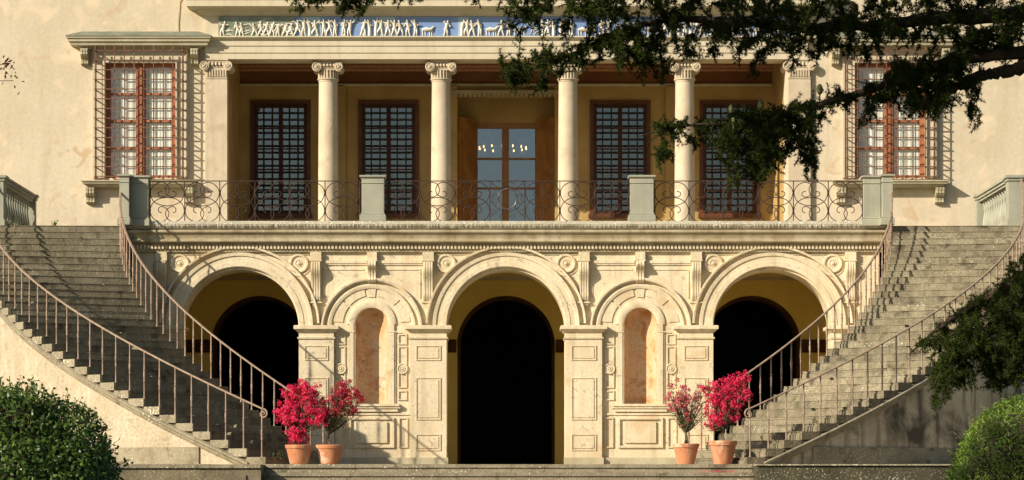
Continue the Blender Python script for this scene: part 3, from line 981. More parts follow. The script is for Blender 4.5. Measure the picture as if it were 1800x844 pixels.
for s_ in (-1, 1):
    for a, b_ in ((2.03, 3.14), (3.40, 4.51)):
        a_, c_ = sorted((s_*a, s_*b_))
        m.box(a_, c_, -.05, -.001, 4.90, 4.97); m.box(a_, c_, -.03, -.001, 4.86, 4.898)
        m.box(a_+.06, c_-.06, -.02, -.001, 4.74, 4.765)
        xo = a_+.06 if abs(a_) > abs(c_) else c_-.06
        xi = s_*(2.10) if a < 3 else s_*4.45
        m.box(xi-.012, xi+.012, -.02, -.001, 4.05, 4.738)
    for a, b_ in ((.0, 1.75), (4.80, 8.25)):
        a_, c_ = sorted((s_*a, s_*b_))
        if a == 0 and s_ < 0: continue
        if a == 0: a_ = -1.75
        m.box(a_, c_, -.02, -.001, 5.10, 5.14)
m.build('frieze_panel', M['lime'], ter)
# cornice, dentils, coping, deck
m = MB()
m.ucornice(-TX+.06, TX-.06, 0, FY-.05, [(.04, 5.16), (.09, 5.175), (.10, 5.225), (.11, 5.23), (.11, 5.36), (.15, 5.37)])
m.ucornice(-TX+.06, TX-.06, 0, FY-.05, [(.15, 5.372), (.24, 5.40), (.28, 5.415), (.28, 5.455), (.24, 5.47)])
m.ucornice(-TX+.06, TX-.06, 0, FY-.05, [(.20, 5.472), (.21, 5.52), (.24, 5.58), (.30, 5.63), (.31, 5.65), (.31, 5.69), (.27, 5.70)])
cor = m.build('cornice', M['limetop'], ter)
m = MB()
x = -TX+.03
while x < TX-.03:
    m.box(x, x+.048, -.155, -.112, 5.245, 5.345)
    x += .088
m.build('dentils', M['lime'], cor)
random.seed(11)
m = MB()
# coping slabs with a rough broken lower arris
x = -TX-.18
xe = TX+.18
n = 620
vs = []
for k in range(n+1):
    xx = x+(xe-x)*k/n
    d = .004*sin(k*.11)+.003*sin(k*.37); e = random.uniform(0, .022)+(.02 if random.random() < .05 else 0)+.01*sin(k*.07+1)**2
    vs += [(xx, -.352, 5.905), (xx, -.356, 5.83), (xx, -.350+e*.8, 5.785+d), (xx, -.31+d+e, 5.735+d*.8+e*.4), (xx, -.24, 5.712), (xx, .35, 5.712), (xx, .35, 5.905)]
fs = []
for k in range(n):
    for i in range(7):
        a = k*7+i; b_ = k*7+(i+1) % 7
        fs.append((a, b_, b_+7, a+7))
fs += [tuple(range(7))[::-1], tuple(range(n*7, n*7+7))]
m.add(vs, fs)
m.build('coping', M['coping'], ter)
m = MB(); m.box(-TX-.1, TX+.1, .352, FY-.03, 5.3, 5.785); m.build('deck', M['gravel'], ter)

# ------------------------------------------------------------------ CURVED STAIRCASES
RO, RI = 11.344, 8.191
XC = 1.156
TH0, DTH, RISE, Z1 = 1.1961, .0371, .17845, .253
HR = .945
def th(n): return TH0-n*DTH
def sp(s, R, a, z): return (s*(XC+R*cos(a)), -R*sin(a), z)
def sector(m, s, r0, r1, a0, a1, z0, z1, zz0=None, zz1=None):
    """block between radii/angles; z at a0 = z0..z1, at a1 = zz0..zz1"""
    zz0 = z0 if zz0 is None else zz0; zz1 = z1 if zz1 is None else zz1
    q = [sp(s, r0, a0, z0), sp(s, r1, a0, z0), sp(s, r1, a1, zz0), sp(s, r0, a1, zz0),
         sp(s, r0, a0, z1), sp(s, r1, a0, z1), sp(s, r1, a1, zz1), sp(s, r0, a1, zz1)]
    f = [(0,3,2,1),(4,5,6,7),(0,1,5,4),(1,2,6,5),(2,3,7,6),(3,0,4,7)]
    if s < 0: f = [t[::-1] for t in f]
    m.add(q, f)

def staircase(s, label, wallmat, edgemat, endmat):
    root = thing('curved_staircase', label, 'staircase', (s*(XC+9.7), -2, LZ), 'stone staircases curving up to the terrace')
    random.seed(3 if s < 0 else 4)
    for n in range(-1, 32):
        m = MB()
        z = Z1+RISE*n; a = th(n); a2 = th(n+1)-.012 if n < 31 else -.01
        j = random.uniform(-.004, .004)
        zb = LZ-.01 if n == -1 else z-.105
        ri, ro = RI-.13, RO+.16
        cuts = [ri]+sorted(random.uniform(ri+.5, ro-.5) for _ in range(random.randint(1, 3)))+[ro]
        for ra_, rb_ in zip(cuts[:-1], cuts[1:]):
            if rb_-ra_ < .2: continue
            j = random.uniform(-.007, .004); ja = random.uniform(-.0007, .0007)
            sector(m, s, ra_+.004, rb_-.004, a+ja, a2, z-.06, z-.014+j)
            sector(m, s, ra_+.006, rb_-.006, a+.0014+ja, a2, z-.0138+j, z+j)
        sector(m, s, ri+.01, ro-.012, a+.0028, a2, z-RISE-.004+ (0 if n > -1 else .03), z-.0602+j)
        m.build('step', M['step'], root)
    # stone end blocks
    for n in range(-1, 32):
        m = MB()
        z = Z1+RISE*n; a = th(n); a2 = th(n+1) if n < 31 else 0.0
        sector(m, s, RO+.161, RO+.235, a+.003, a2+.0035, z-RISE+.01, z-.003)
        m.build('step_end', endmat, root)
    # body
    m = MB()
    segs = []
    nn = 48
    for k in range(nn):
        a = TH0+.03-(TH0+.03)*k/nn; b_ = TH0+.03-(TH0+.03)*(k+1)/nn
        za = Z1+RISE*(TH0-a)/DTH-.37; zb = Z1+RISE*(TH0-b_)/DTH-.37
        sector(m, s, RI-.05, RO+.12, a, b_, LZ-1.9, max(za+.18, LZ), LZ-1.9, max(zb+.18, LZ))
    ym = FY-.03
    x0, x1 = sorted((s*(XC+RI-.05), s*(XC+RO+.12)))
    m.box(x0, x1, 0.002, ym, LZ-1.9, 5.60)
    m.build('stringer_wall', wallmat, root)
    m = MB(); x0, x1 = sorted((s*(TX+.12), s*(XC+RO+.16))); m.box(x0, x1, .08, ym, 5.602, 5.785); m.build('top_landing', M['step'], root)
    # sloping band along the outer face
    m = MB()
    n_ = 60; vs = []
    aS = TH0+.0371*((Z1-LZ-.30)/RISE)
    for k in range(n_+1):
        a = aS-(aS+.02)*k/n_
        z = Z1+RISE*(TH0-a)/DTH-.26
        prof = [(RO+.10, z-.17), (RO+.19, z-.17), (RO+.21, z-.15), (RO+.22, z-.09), (RO+.27, z-.06), (RO+.28, z-.01), (RO+.25, z+.01), (RO+.10, z+.02)]
        vs += [sp(s, r, a, zz) for r, zz in prof]
    fs = []
    np_ = 8
    for k in range(n_):
        for i in range(np_):
            a = k*np_+i; b_ = k*np_+(i+1) % np_
            q = (a, b_, b_+np_, a+np_)
            fs.append(q if s < 0 else q[::-1])
    fs += [tuple(range(np_)), tuple(range(n_*np_, n_*np_+np_))]
    m.add(vs, fs)
    m.build('string_moulding', edgemat, root, 40)
    # low base course round the wall
    m = MB()
    n_ = 40
    zt = .29
    aB = TH0-((zt+.44-Z1)/RISE)*DTH
    for k in range(n_):
        a = aB-(aB)*k/n_; b_ = aB-(aB)*(k+1)/n_
        sector(m, s, RO+.119, RO+.165, a, b_, LZ, zt)
    m.build('base_course', M['stepedge'], root)
    return root
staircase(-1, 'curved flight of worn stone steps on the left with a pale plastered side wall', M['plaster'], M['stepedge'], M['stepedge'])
staircase(1, 'curved flight of worn stone steps on the right with a dark stained side wall', M['plaster_dark'], M['stepedge'], M['plinth'])  # right step ends take the darker stone for cedar shade and dirt

def baluster_mesh():
    m = MB()
    r = .0165
    H_ = HR-.03
    prof = [(.026, 0), (.026, .015), (r, .03), (r*1.0, H_*.36), (r*1.7, H_*.375), (r*1.0, H_*.39), (r*1.15, H_*.43), (r*1.55, H_*.52), (r*1.2, H_*.58), (r*.95, H_*.60), (r*1.8, H_*.615), (r*1.0, H_*.63), (r*.9, H_*.95), (r*1.3, H_)]
    m.lathe(0, 0, prof, 8)
    me = bpy.data.meshes.new('baluster')
    me.from_pydata(m.v, [], m.f); me.materials.append(M['rail'])
    me.polygons.foreach_set('use_smooth', [True]*len(me.polygons)); me.set_sharp_from_angle(angle=radians(50))
    return me
BME = baluster_mesh()
def stair_rail(s, R, label, last):
    root = thing('stair_railing', label, 'railing', sp(s, R, th(-.4), LZ), 'iron railings on the curved stairs')
    off = wpos(root)
    for n in range(-1, 31):
        a = th(n+.35)
        p = sp(s, R, a, Z1+RISE*n)
        o = bpy.data.objects.new('baluster', BME); COL.objects.link(o); o.parent = root
        hz = (Z1+RISE*(n+.35)+HR-.02)-p[2]
        o.location = Vector(p)-off
        o.scale = (1, 1, hz/(HR-.03))
    m = MB()
    # handrail : flat-topped section
    n_ = 80; vs = []
    a0, a1 = th(-.72), th(31)-.0
    path = []
    for k in range(n_+1):
        a = a0+(a1-a0)*k/n_
        path.append((a, Z1+RISE*(TH0-a)/DTH+HR))
    prof = [(-.024, -.018), (.024, -.018), (.028, 0), (.019, .016), (-.019, .016), (-.028, 0)]
    vs = []
    for a, z in path: vs += [sp(s, R+u, a, z+w) for u, w in prof]
    zz = path[-1][1]
    for dy, dz in ((.02, .03), (.05, .10), (.10, .20)): vs += [(s*(XC+R+u), -R*sin(a1)+dy+w, zz+dz+w*.3) for u, w in prof]
    k6 = 6; tot = len(vs)//6
    fs = []
    for k in range(tot-1):
        for i in range(6):
            a = k*6+i; b_ = k*6+(i+1) % 6
            q = (a, b_, b_+6, a+6)
            fs.append(q if s > 0 else q[::-1])
    fs += [tuple(range(6)), tuple(range((tot-1)*6, tot*6))]
    m.add(vs, fs)
    m.build('handrail', M['rail'], root, 40)
    # end scroll
    m = MB()
    c = []
    a, z = path[0]
    for k in range(26):
        t = k/25; ph = pi/2-t*2*pi*1.35; rr = .10*(1-.72*t)
        da = (-rr*cos(ph))*-1/R
        c.append(sp(s, R, a+(-.0+rr*cos(ph))/R, z-.10+rr*sin(ph)))
    m.tube(c, [.022*(1-.4*k/25) for k in range(26)], 8)
    m.build('end_scroll', M['rail'], root, 60)
stair_rail(-1, RO, 'iron railing along the outer edge of the left staircase', 0)
stair_rail(-1, RI, 'iron railing along the inner edge of the left staircase beside the arches', 0)
stair_rail(1, RO, 'iron railing along the outer edge of the right staircase', 0)
stair_rail(1, RI, 'iron railing along the inner edge of the right staircase beside the arches', 0)

# ------------------------------------------------------------------ plinth walls and front steps
def cheek(x0, x1, label):
    m = MB(); m.box(x0, x1, -12.0, -11.152, -2.1, -.16 if x0 < 0 else -.109)
    root = thing('retaining_wall', label, 'wall', ((x0+x1)/2, -11.6, -2.1), 'low stone walls beside the front steps')
    m.build('masonry', M['plinth'] if x0 < 0 else M['plinth_shaded'], root)
    m = MB()
    x = x0
    random.seed(int(x0*7))
    while x < x1-.01:
        w = min(random.uniform(1.1, 1.8), x1-x)
        m.box(x+.004, x+w-.004, -12.05, -11.02, -.158 if x0 < 0 else -.108, -.082+random.uniform(-.003, .003)); x += w
    m.build('coping', M['stepedge'], root)
    m = MB(); m.box(x0+.3, x1-.3, -12.03, -12.001, -.62, -.30) 
    m.build('raised_panel', M['plinth'] if x0 < 0 else M['plinth_shaded'], root)
cheek(-14.5, -4.96, 'mossy stone retaining wall left of the front steps')
cheek(5.06, 14.5, 'stone retaining wall right of the front steps, tree shade painted into its colour')
fs_ = thing('front_steps', 'broad weathered stone steps below the middle arch and the flower pots', 'steps', (0, -11.5, -2.1))
for k in range(11):
    m = MB()
    z = LZ-.001-k*.172
    x = -4.955
    random.seed(40+k)
    while x < 5.055-.01:
        w = min(random.uniform(1.4, 2.4), 5.055-x)
        if 5.055-(x+w) < .5: w = 5.055-x
        dz = random.uniform(-.004, .002); dy = random.uniform(-.006, .006)
        yn = -11.22-.36*k; yb_ = -11.152 if k == 0 else -11.20-.36*(k-1)
        m.box(x+.002, x+w-.002, yn+dy, yb_, z-.07, z+dz+.003)
        m.box(x+.002, x+w-.002, yn+.035, yb_, z-.172-.17, z-.0705)
        x += w
    m.build('step', M['stepedge'], fs_)

# ------------------------------------------------------------------ stone posts
def stone_post(x0, x1, yf, d, zb, zt, label, extra=None):
    root = thing('stone_post', label, 'post', ((x0+x1)/2, yf+d/2, zb), 'grey stone posts of the terrace parapet')
    def ped(x0, x1, yf, yb, name_sfx=''):
        m = MB(); m.box(x0+.02, x1-.02, yf+.02, yb-.02, zb+.18, zt-.18); 
        m.build('shaft', M['greystone'], root)
        m = MB(); m.ucornice(x0+.03, x1-.03, yf+.03, yb-.03, [(.0, zt-.20), (.03, zt-.19), (.01, zt-.175), (.01, zt-.06), (.05, zt-.045), (.06, zt-.04), (.06, zt)])
        m.build('cap', M['greystone'], root)
        m = MB(); m.ucornice(x0+.02, x1-.02, yf+.02, yb-.02, [(.05, zb), (.05, zb+.14), (.02, zb+.16), (.03, zb+.18), (0, zb+.20)])
        m.build('base', M['greystone'], root)
    ped(x0, x1, yf, yf+d)
    if extra: ped(*extra)
Yp = -.33
stone_post(PX(634, Yp), PX(676, Yp), Yp+.0, .55, 5.905, PZ(308, Yp), 'grey stone post left of centre on the parapet above the arches')
stone_post(PX(1107, Yp), PX(1150, Yp), Yp+.0, .55, 5.905, PZ(308, Yp), 'grey stone post right of centre on the parapet above the arches')
stone_post(PX(229, Yp), PX(262, Yp), -.385, .5, 5.79, PZ(309, Yp), 'grey stone corner post at the top of the left staircase, half in shadow',
           (PX(209, -.6), PX(228.5, -.6), -.68, -.2))
stone_post(PX(1517, Yp), PX(1549, Yp), -.385, .5, 5.79, PZ(309, Yp), 'grey stone corner post at the top of the right staircase',
           (PX(1550, -.6), PX(1570, -.6), -.68, -.2))

# ------------------------------------------------------------------ balcony railings
def catmull(pts, n=5):
    out = []
    P = [pts[0]]+list(pts)+[pts[-1]]
    for i in range(1, len(P)-2):
        p0, p1, p2, p3 = [np.array(p, float) for p in P[i-1:i+3]]
        for k in range(n):
            t = k/n
            out.append(tuple(.5*((2*p1)+(-p0+p2)*t+(2*p0-5*p1+4*p2-p3)*t*t+(-p0+3*p1-3*p2+p3)*t**3)))
    out.append(tuple(pts[-1]))
    return out
upL = [(255,272),(212,285),(207,325),(245,358),(300,350),(355,310),(374,240),(345,165),(290,132),(225,130),(150,165),(95,230),(80,300),(98,370),(140,435),(230,480),(345,500)]
loL = [(245,606),(212,585),(212,540),(250,508),(300,520),(350,560),(372,620),(350,690),(300,730),(240,746),(160,720),(100,660),(78,580),(95,500),(140,435),(230,382),(345,366)]
ZR0, ZR1 = 5.905, PZ(318, -.2)
def rail_unit_mesh(w):
    m = MB()
    def cv(p, mir):
        u = (p[0]-75)/550
        if mir: u = (345-75)/550*2-u
        u = u*1.0+.01
        v = (750-p[1])/(750-122)
        return (u*w, 0, (ZR1-ZR0-.02)*v)
    for L_ in (upL, loL):
        for mir in (0, 1):
            c = catmull([cv(p, mir) for p in L_], 4)
            yo = .004 if mir else -.004
            m.tube([(p[0], p[1]+yo, p[2]) for p in c], .0108, 5)
            for e in (c[0],): m.lathe(e[0], 0, [(0, -.012), (.014, -.008), (.014, .008), (0, .012)], 8, axis='y', cz=e[2])
    me = bpy.data.meshes.new('scroll_panel'); me.from_pydata(m.v, [], m.f); me.materials.append(M['iron'])
    me.polygons.foreach_set('use_smooth', [True]*len(me.polygons))
    return me
def balcony_rail(xa, xb, n, label, centre=None):
    y = -.12
    root = thing('balcony_railing', label, 'railing', ((xa+xb)/2, y, ZR0), 'wrought iron scroll railings of the terrace')
    off = wpos(root)
    m = MB(); m.box(xa, xb, y-.022, y+.022, ZR1-.006, ZR1+.014); m.build('top_rail', M['iron'], root)
    w = (xb-xa)/n
    me = rail_unit_mesh(w)
    for k in range(n):
        if k == centre: continue
        o = bpy.data.objects.new('scroll_panel', me); COL.objects.link(o); o.parent = root
        o.location = Vector((xa+k*w, y, ZR0))-off
    for k in range(n+1):
        x = xa+k*w
        x = min(max(x, xa+.012), xb-.012)
        m = MB(); m.box(x-.011, x+.011, y-.011, y+.011, ZR0, ZR1-.007)
        for z in (ZR0+(ZR1-ZR0)*.28, ZR0+(ZR1-ZR0)*.71):
            m.lathe(x, y, [(.012, z-.03), (.022, z-.02), (.022, z+.02), (.012, z+.03)], 8)
        m.build('upright', M['iron'], root)
    if centre is not None:
        x0, x1 = xa+centre*w, xa+(centre+1)*w
        xc, zc = (x0+x1)/2, PZ(350, y)
        m = MB()
        for sx in (-1, 1):
            for sz in (-1, 1):
                X = lambda u: xc+sx*u*w
                Z = lambda v: zc+sz*v
                m.tube([(X(.49), y, Z(.03)), (X(.30), y, Z(.22)), (X(.10), y, Z(.30)), (X(.0), y, Z(.34))], .007, 5)
                m.tube([(X(.49), y, Z(.44)), (X(.27), y, Z(.27)), (X(.22), y, Z(.18))], .008, 5)
                m.tube([(X(.47), y, Z(.30)), (X(.40), y, Z(.24)), (X(.35), y, Z(.33)), (X(.42), y, Z(.38)), (X(.47), y, Z(.34))], .007, 5)
                m.tube([(X(.05), y, Z(.44)), (X(.18), y, Z(.36)), (X(.24), y, Z(.43)), (X(.15), y, Z(.46))], .008, 5)
                m.tube([(X(.26), y, Z(.06)), (X(.36), y, Z(.12)), (X(.44), y, Z(.06)), (X(.38), y, Z(.0))], .007, 5)
        cp = m.build('centre_panel', M['iron'], root)
        m = MB()
        m.tube([(xc+.225*cos(2*pi*k/40), y-.03, zc+.245*sin(2*pi*k/40)) for k in range(41)], .020, 8, cap=False)
        for k in range(28):
            a = 2*pi*k/28
            p = (xc+.225*cos(a), y-.045, zc+.245*sin(a))
            m.tube([p, (p[0]+.03*cos(a+.9), y-.055, p[2]+.03*sin(a+.9))], [.012, .004], 5)
        m.build('wreath', M['white_iron'], cp, 60)
balcony_rail(PX(263, -.12), PX(633, -.12), 6, 'wrought iron scroll railing between the left corner post and its neighbour')
balcony_rail(PX(677, -.12), PX(1107, -.12), 7, 'wrought iron scroll railing with a white ring in the middle of the terrace', 3)
balcony_rail(PX(1150, -.12), PX(1517, -.12), 6, 'wrought iron scroll railing between the right corner post and its neighbour')

# ------------------------------------------------------------------ outer balustrades at the stair heads
def balustrade(s, label):
    x = s*12.40
    yA, yB = -.35, 4.3
    root = thing('stone_balustrade', label, 'balustrade', (x, 2.5, 5.78), 'stone balustrades at the stair heads')
    ztp = PZ(311, 0)
    for y0, y1 in ((yA, yA+.42), (yB, yB+.25)):
        m = MB(); m.box(x-.19, x+.19, y0, y1, 5.78, ztp-.15)
        m.box(x-.22, x+.22, y0-.03, y1+.03 if y1 < 3 else y1, 5.78, 5.95)
        p = m.build('pedestal', M['greystone'], root)
        m = MB(); m.ucornice(x-.17, x+.17, y0+.02, y1, [(.02, ztp-.15), (.05, ztp-.13), (.05, ztp-.08), (.09, ztp-.06), (.09, ztp)]); m.build('pedestal_cap', M['greystone'], p)
    m = MB(); 
    m.box(x-.15, x+.15, yA+.43, yB, ztp-.20, ztp-.14); m.box(x-.19, x+.19, yA+.43, yB, ztp-.138, ztp-.07); m.box(x-.23, x+.23, yA+.45, yB, ztp-.068, ztp-.005)
    m.build('top_rail', M['greystone'], root)
    m = MB(); m.box(x-.17, x+.17, yA+.43, yB, 5.781, 5.92); m.build('bottom_rail', M['greystone'], root)
    nb = 12
    z0, z1 = 5.921, ztp-.201
    H = z1-z0
    prof = [(.085, 0), (.085, .06), (.05, .09), (.045, .14), (.075, .24), (.088, .34), (.07, .48), (.045, .62), (.038, .74), (.06, .80), (.05, .85), (.08, .93), (.085, 1)]
    mm = MB(); mm.lathe(0, 0, [(r, z*H) for r, z in prof], 12)
    me = bpy.data.meshes.new('baluster'); me.from_pydata(mm.v, [], mm.f); me.materials.append(M['greystone'])
    me.polygons.foreach_set('use_smooth', [True]*len(me.polygons)); me.set_sharp_from_angle(angle=radians(50))
    for k in range(nb):
        o = bpy.data.objects.new('baluster', me); COL.objects.link(o); o.parent = root
        o.location = (0, yA+.42+(yB-yA-.42)*(k+.5)/nb-2.5, z0-5.78)
balustrade(-1, 'grey stone balustrade at the head of the left staircase')
balustrade(1, 'grey stone balustrade at the head of the right staircase')

# ------------------------------------------------------------------ chandelier seen through the door
ch = thing('chandelier', 'candle chandelier glowing behind the glass door of the loggia', 'chandelier', (PX(884, 14), 14, PZ(262, 14)))
cx_, cy_, cz_ = ch.location
m = MB(); m.tube([(cx_, cy_, cz_-.1), (cx_, cy_, 11)], .02, 6); m.lathe(cx_, cy_, [(0, cz_-.4), (.09, cz_-.3), (.05, cz_-.2), (.1, cz_-.05), (.03, cz_+.15)], 10)
for k in range(14):
    a = 2*pi*k/14+.2
    m.tube([(cx_, cy_, cz_-.3), (cx_+.35*cos(a), cy_+.35*sin(a), cz_-.36), (cx_+.68*cos(a), cy_+.68*sin(a), cz_-.2), (cx_+.7*cos(a), cy_+.7*sin(a), cz_-.05)], .012, 5)
m.build('frame', M['iron'], ch)
for k in range(14):
    a = 2*pi*k/14+.2
    m = MB(); x, y = cx_+.7*cos(a), cy_+.7*sin(a)
    m.lathe(x, y, [(.0, cz_-.02), (.018, cz_), (.02, cz_+.03), (0, cz_+.07)], 8); m.build('bulb', M['bulb'], ch)
# ------------------------------------------------------------------ plants
RNG = np.random.default_rng(7)
def unit(v): return v/np.maximum(np.linalg.norm(v, axis=-1, keepdims=True), 1e-9)

def leaves(P, Nn, size, width, jitter=.6, fold=.25):
    """bent four-cornered leaves at P facing roughly Nn; returns V,F"""
    n = len(P)
    nn = unit(Nn+RNG.normal(0, jitter, (n, 3)))
    t = unit(np.cross(nn, RNG.normal(0, 1, (n, 3))))
    b = np.cross(nn, t)
    s = size*RNG.uniform(.7, 1.25, (n, 1)); w = width*RNG.uniform(.8, 1.2, (n, 1))
    v0 = P; v2 = P+t*s; mid = P+t*s*.5-nn*s*fold*.5
    v1 = mid+b*w*.5+nn*s*fold*.5; v3 = mid-b*w*.5+nn*s*fold*.5
    V = np.stack([v0, v1, v2, v3], 1).reshape(-1, 3)
    F_ = np.arange(4*n).reshape(n, 4)
    return V, F_

def needles(P, A, n=15, ln=.022, w=.0026):
    """rosettes of thin needles: centre P, shoot axis A"""
    m = len(P)
    d = unit(RNG.normal(0, 1, (m, n, 3))+A[:, None, :]*.7)
    c = np.repeat(P[:, None, :], n, 1)
    L_ = ln*RNG.uniform(.75, 1.2, (m, n, 1))
    q = unit(np.cross(d, RNG.normal(0, 1, (m, n, 3))))*w
    V = np.stack([c-q, c+q, c+d*L_], 2).reshape(-1, 3)
    F_ = np.arange(m*n*3).reshape(-1, 3)
    return V, F_

def in_poly(x, y, poly):
    c = False
    for i in range(len(poly)):
        x1, y1 = poly[i]; x2, y2 = poly[i-1]
        if (y1 > y) != (y2 > y) and x < (x2-x1)*(y-y1)/(y2-y1)+x1: c = not c
    return c

def bough(tree, spine, radii, regions, seed, step=.044, ln=.030, twig=True, parts=('branch', 'foliage'), dens=1.3):
    """a limb along spine with branchlets reaching into regions ((poly in X,Z), n, y centre, y spread)"""
    rnd = random.Random(seed)
    sp_ = catmull([tuple(p) for p in spine], 8)
    rr = np.interp(np.linspace(0, 1, len(sp_)), np.linspace(0, 1, len(radii)), radii)
    m = MB(); m.tube([(p[0]+rnd.uniform(-.008, .008), p[1], p[2]+rnd.uniform(-.008, .008)) for p in sp_], [float(r*rnd.uniform(.85, 1.15)) for r in rr], 8)
    S_ = np.array(sp_)
    RP, RA = [], []
    targets = []
    for poly, n, yc, ys in regions:
        n = int(n*dens)
        xs = [p[0] for p in poly]; zs = [p[1] for p in poly]
        k = 0; tries = 0
        while k < n and tries < n*60:
            tries += 1
            x, z = rnd.uniform(min(xs), max(xs)), rnd.uniform(min(zs), max(zs))
            if not in_poly(x, z, poly): continue
            k += 1
            targets.append(np.array([x, yc+rnd.uniform(-ys, ys), z]))
    targets.sort(key=lambda t: float(np.min(np.linalg.norm(S_-t, axis=1))))
    ns0 = len(S_)
    if True:
        for T in targets:
            dd = np.linalg.norm((S_-T)*np.array([1.0, .5, .55]), axis=1)
            j = int(np.argmin(dd))
            if j < ns0: j = min(ns0-1, max(0, j+rnd.randint(-2, 3)))
            # branchlets leave the limb forward of where they hang
            a = S_[j]
            v = T-a
            L_ = np.linalg.norm(v)
            c = a+v*.5+np.array([rnd.uniform(-.06, .06), rnd.uniform(-.06, .06), .10*L_+.02])
            ns = max(4, int(L_/.05))
            path = [tuple((1-t)**2*a+2*t*(1-t)*c+t*t*T) for t in [i/ns for i in range(ns+1)]]
            m.tube(path, [(.006 if j < ns0 else .0035)*(1-.5*i/ns) for i in range(ns+1)], 4)
            if L_ > .12: S_ = np.concatenate([S_, np.array(path[len(path)//3:])])
            t0 = 0.0 if L_ < .3 else 1-.30/L_
            d_ = t0*L_
            while d_ < L_:
                t = d_/L_; d_ += step
                p = (1-t)**2*a+2*t*(1-t)*c+t*t*T
                tg = 2*(1-t)*(c-a)+2*t*(T-c); tg = tg/(np.linalg.norm(tg)+1e-9)
                for q in range(2):
                    r = np.array([rnd.gauss(0, 1), rnd.gauss(0, 1), rnd.gauss(0, 1)]); r /= np.linalg.norm(r)+1e-9
                    dr = tg*.8+r*.9+np.array([0, 0, -.25]); dr /= np.linalg.norm(dr)
                    sl = rnd.uniform(.03, .10)
                    e = p+dr*sl
                    if q == 0: m.tube([tuple(p), tuple(e)], [.003, .002], 3, False)
                    h = 0.0
                    while h <= sl:
                        RP.append(p+dr*h+np.array([rnd.uniform(-.004, .004) for _ in range(3)])); RA.append(dr); h += .024
    br = m.build(parts[0], M['bark'], tree)
    V, F_ = needles(np.array(RP), np.array(RA), 12, ln, .0024*ln/.023)
    np_mesh(parts[1], V, F_, M['needle'], br)
    return br, len(RP)

YB = -48.0
def W(px, py, Y=YB): return (PX(px, Y), Y, PZ(py, Y))
def PLY(pts, Y=YB): return [(PX(a, Y), PZ(b, Y)) for a, b in pts]
cedar = thing('cedar_tree', 'dark cedar tree whose drooping branches hang in from the top and the right edge', 'tree', (7.4, -46.0, -2.1))
m = MB()
tr = []
for k in range(17):
    z = -2.15+k*.95
    tr.append((7.4+.12*sin(k*1.1), -46+.1*cos(k*.9), z))
m.tube(tr, [.48*(1-.05*k)+(.25 if k == 0 else 0) for k in range(17)], 14)
m.build('trunk', M['bark'], cedar, 60)
T_ = lambda z: (7.2, -46.1, z)
cnt = []
# upper limb with the dark mass along the top edge
b1, c_ = bough(cedar, [T_(3.6), (5.4, -47.3, 3.45), W(1830, 22), W(1650, 32), W(1560, 42), W(1450, 48), W(1300, 40), W(1180, 34), W(1080, 62), W(980, 106), W(890, 128)],
      [.11, .09, .06, .05, .042, .036, .03, .024, .016, .01, .005],
      [(PLY([(1075,-25),(1810,-25),(1810,60),(1720,92),(1650,72),(1560,78),(1480,70),(1420,90),(1350,80),(1290,90),(1200,72),(1130,100),(1070,70)]), 345, YB, .55),
       (PLY([(1100,60),(1800,50),(1790,100),(1760,80),(1690,112),(1640,88),(1560,90),(1500,110),(1470,84),(1410,112),(1330,120),(1290,92),(1230,108),(1180,92),(1140,128),(1110,110)]), 95, YB, .4),
       (PLY([(890,-15),(1080,-15),(1070,50),(1000,48),(930,44),(885,60)]), 80, YB-.2, .4),
       (PLY([(880,105),(1000,84),(1070,66),(1060,108),(980,142),(930,162),(890,140)]), 62, YB, .3),
       (PLY([(1065,60),(1125,50),(1140,112),(1085,128)]), 34, YB-.2, .3),
       (PLY([(1120,118),(1150,105),(1190,110),(1165,140),(1120,140)]), 10, YB, .2), ([(4.2, 2.9), (6.6, 3.2), (6.6, 3.8), (4.2, 3.5)], 75, -47.3, .6)], 1)
cnt.append(c_)
# sprays over the frieze, hanging from a limb just above
b2, c_ = bough(cedar, [T_(4.6), (4.6, -47.6, 4.3), (2.4, -48.3, 3.75), W(1050, -75, -48.3), W(850, -50, -48.2), W(700, -34, -48.2), W(560, -24, -48.1)],
      [.10, .08, .06, .04, .025, .015, .006],
      [(PLY([(500,-20),(748,-20),(742,14),(728,6),(700,20),(670,4),(650,20),(636,46),(622,14),(596,36),(566,8),(540,34),(520,12)]), 125, -48.2, .2),
       (PLY([(800,-30),(900,-30),(890,4),(860,2),(835,26),(815,2)]), 12, -48.2, .25)], 2, step=.055)
cnt.append(c_)
# long middle branch with cones
b3, c_ = bough(cedar, [T_(2.9), (5.3, -47.2, 2.95), W(1830, 90), W(1709, 102), W(1629, 122), W(1564, 145), W(1514, 163), W(1440, 183), W(1370, 202), W(1280, 214), W(1200, 222), W(1118, 240)],
      [.10, .08, .055, .048, .040, .032, .026, .020, .015, .011, .008, .004],
      [(PLY([(1290,200),(1440,184),(1436,215),(1428,300),(1400,255),(1376,285),(1345,325),(1320,300),(1290,280),(1255,262)]), 215, YB, .45),
       (PLY([(1112,240),(1170,214),(1300,198),(1300,240),(1220,258),(1170,285),(1145,282),(1180,250)]), 42, YB, .25),
       (PLY([(1428,165),(1560,134),(1600,128),(1580,160),(1540,200),(1528,232),(1500,178),(1440,240)]), 44, YB, .25),
       (PLY([(1418,260),(1436,255),(1428,325),(1415,320)]), 8, YB, .1),
       (PLY([(1280,280),(1296,280),(1292,325),(1282,325)]), 6, YB, .1), ([(4.3, 2.3), (6.5, 2.2), (6.5, 3.1), (4.3, 3.1)], 90, -47.3, .6)], 3)
cnt.append(c_)
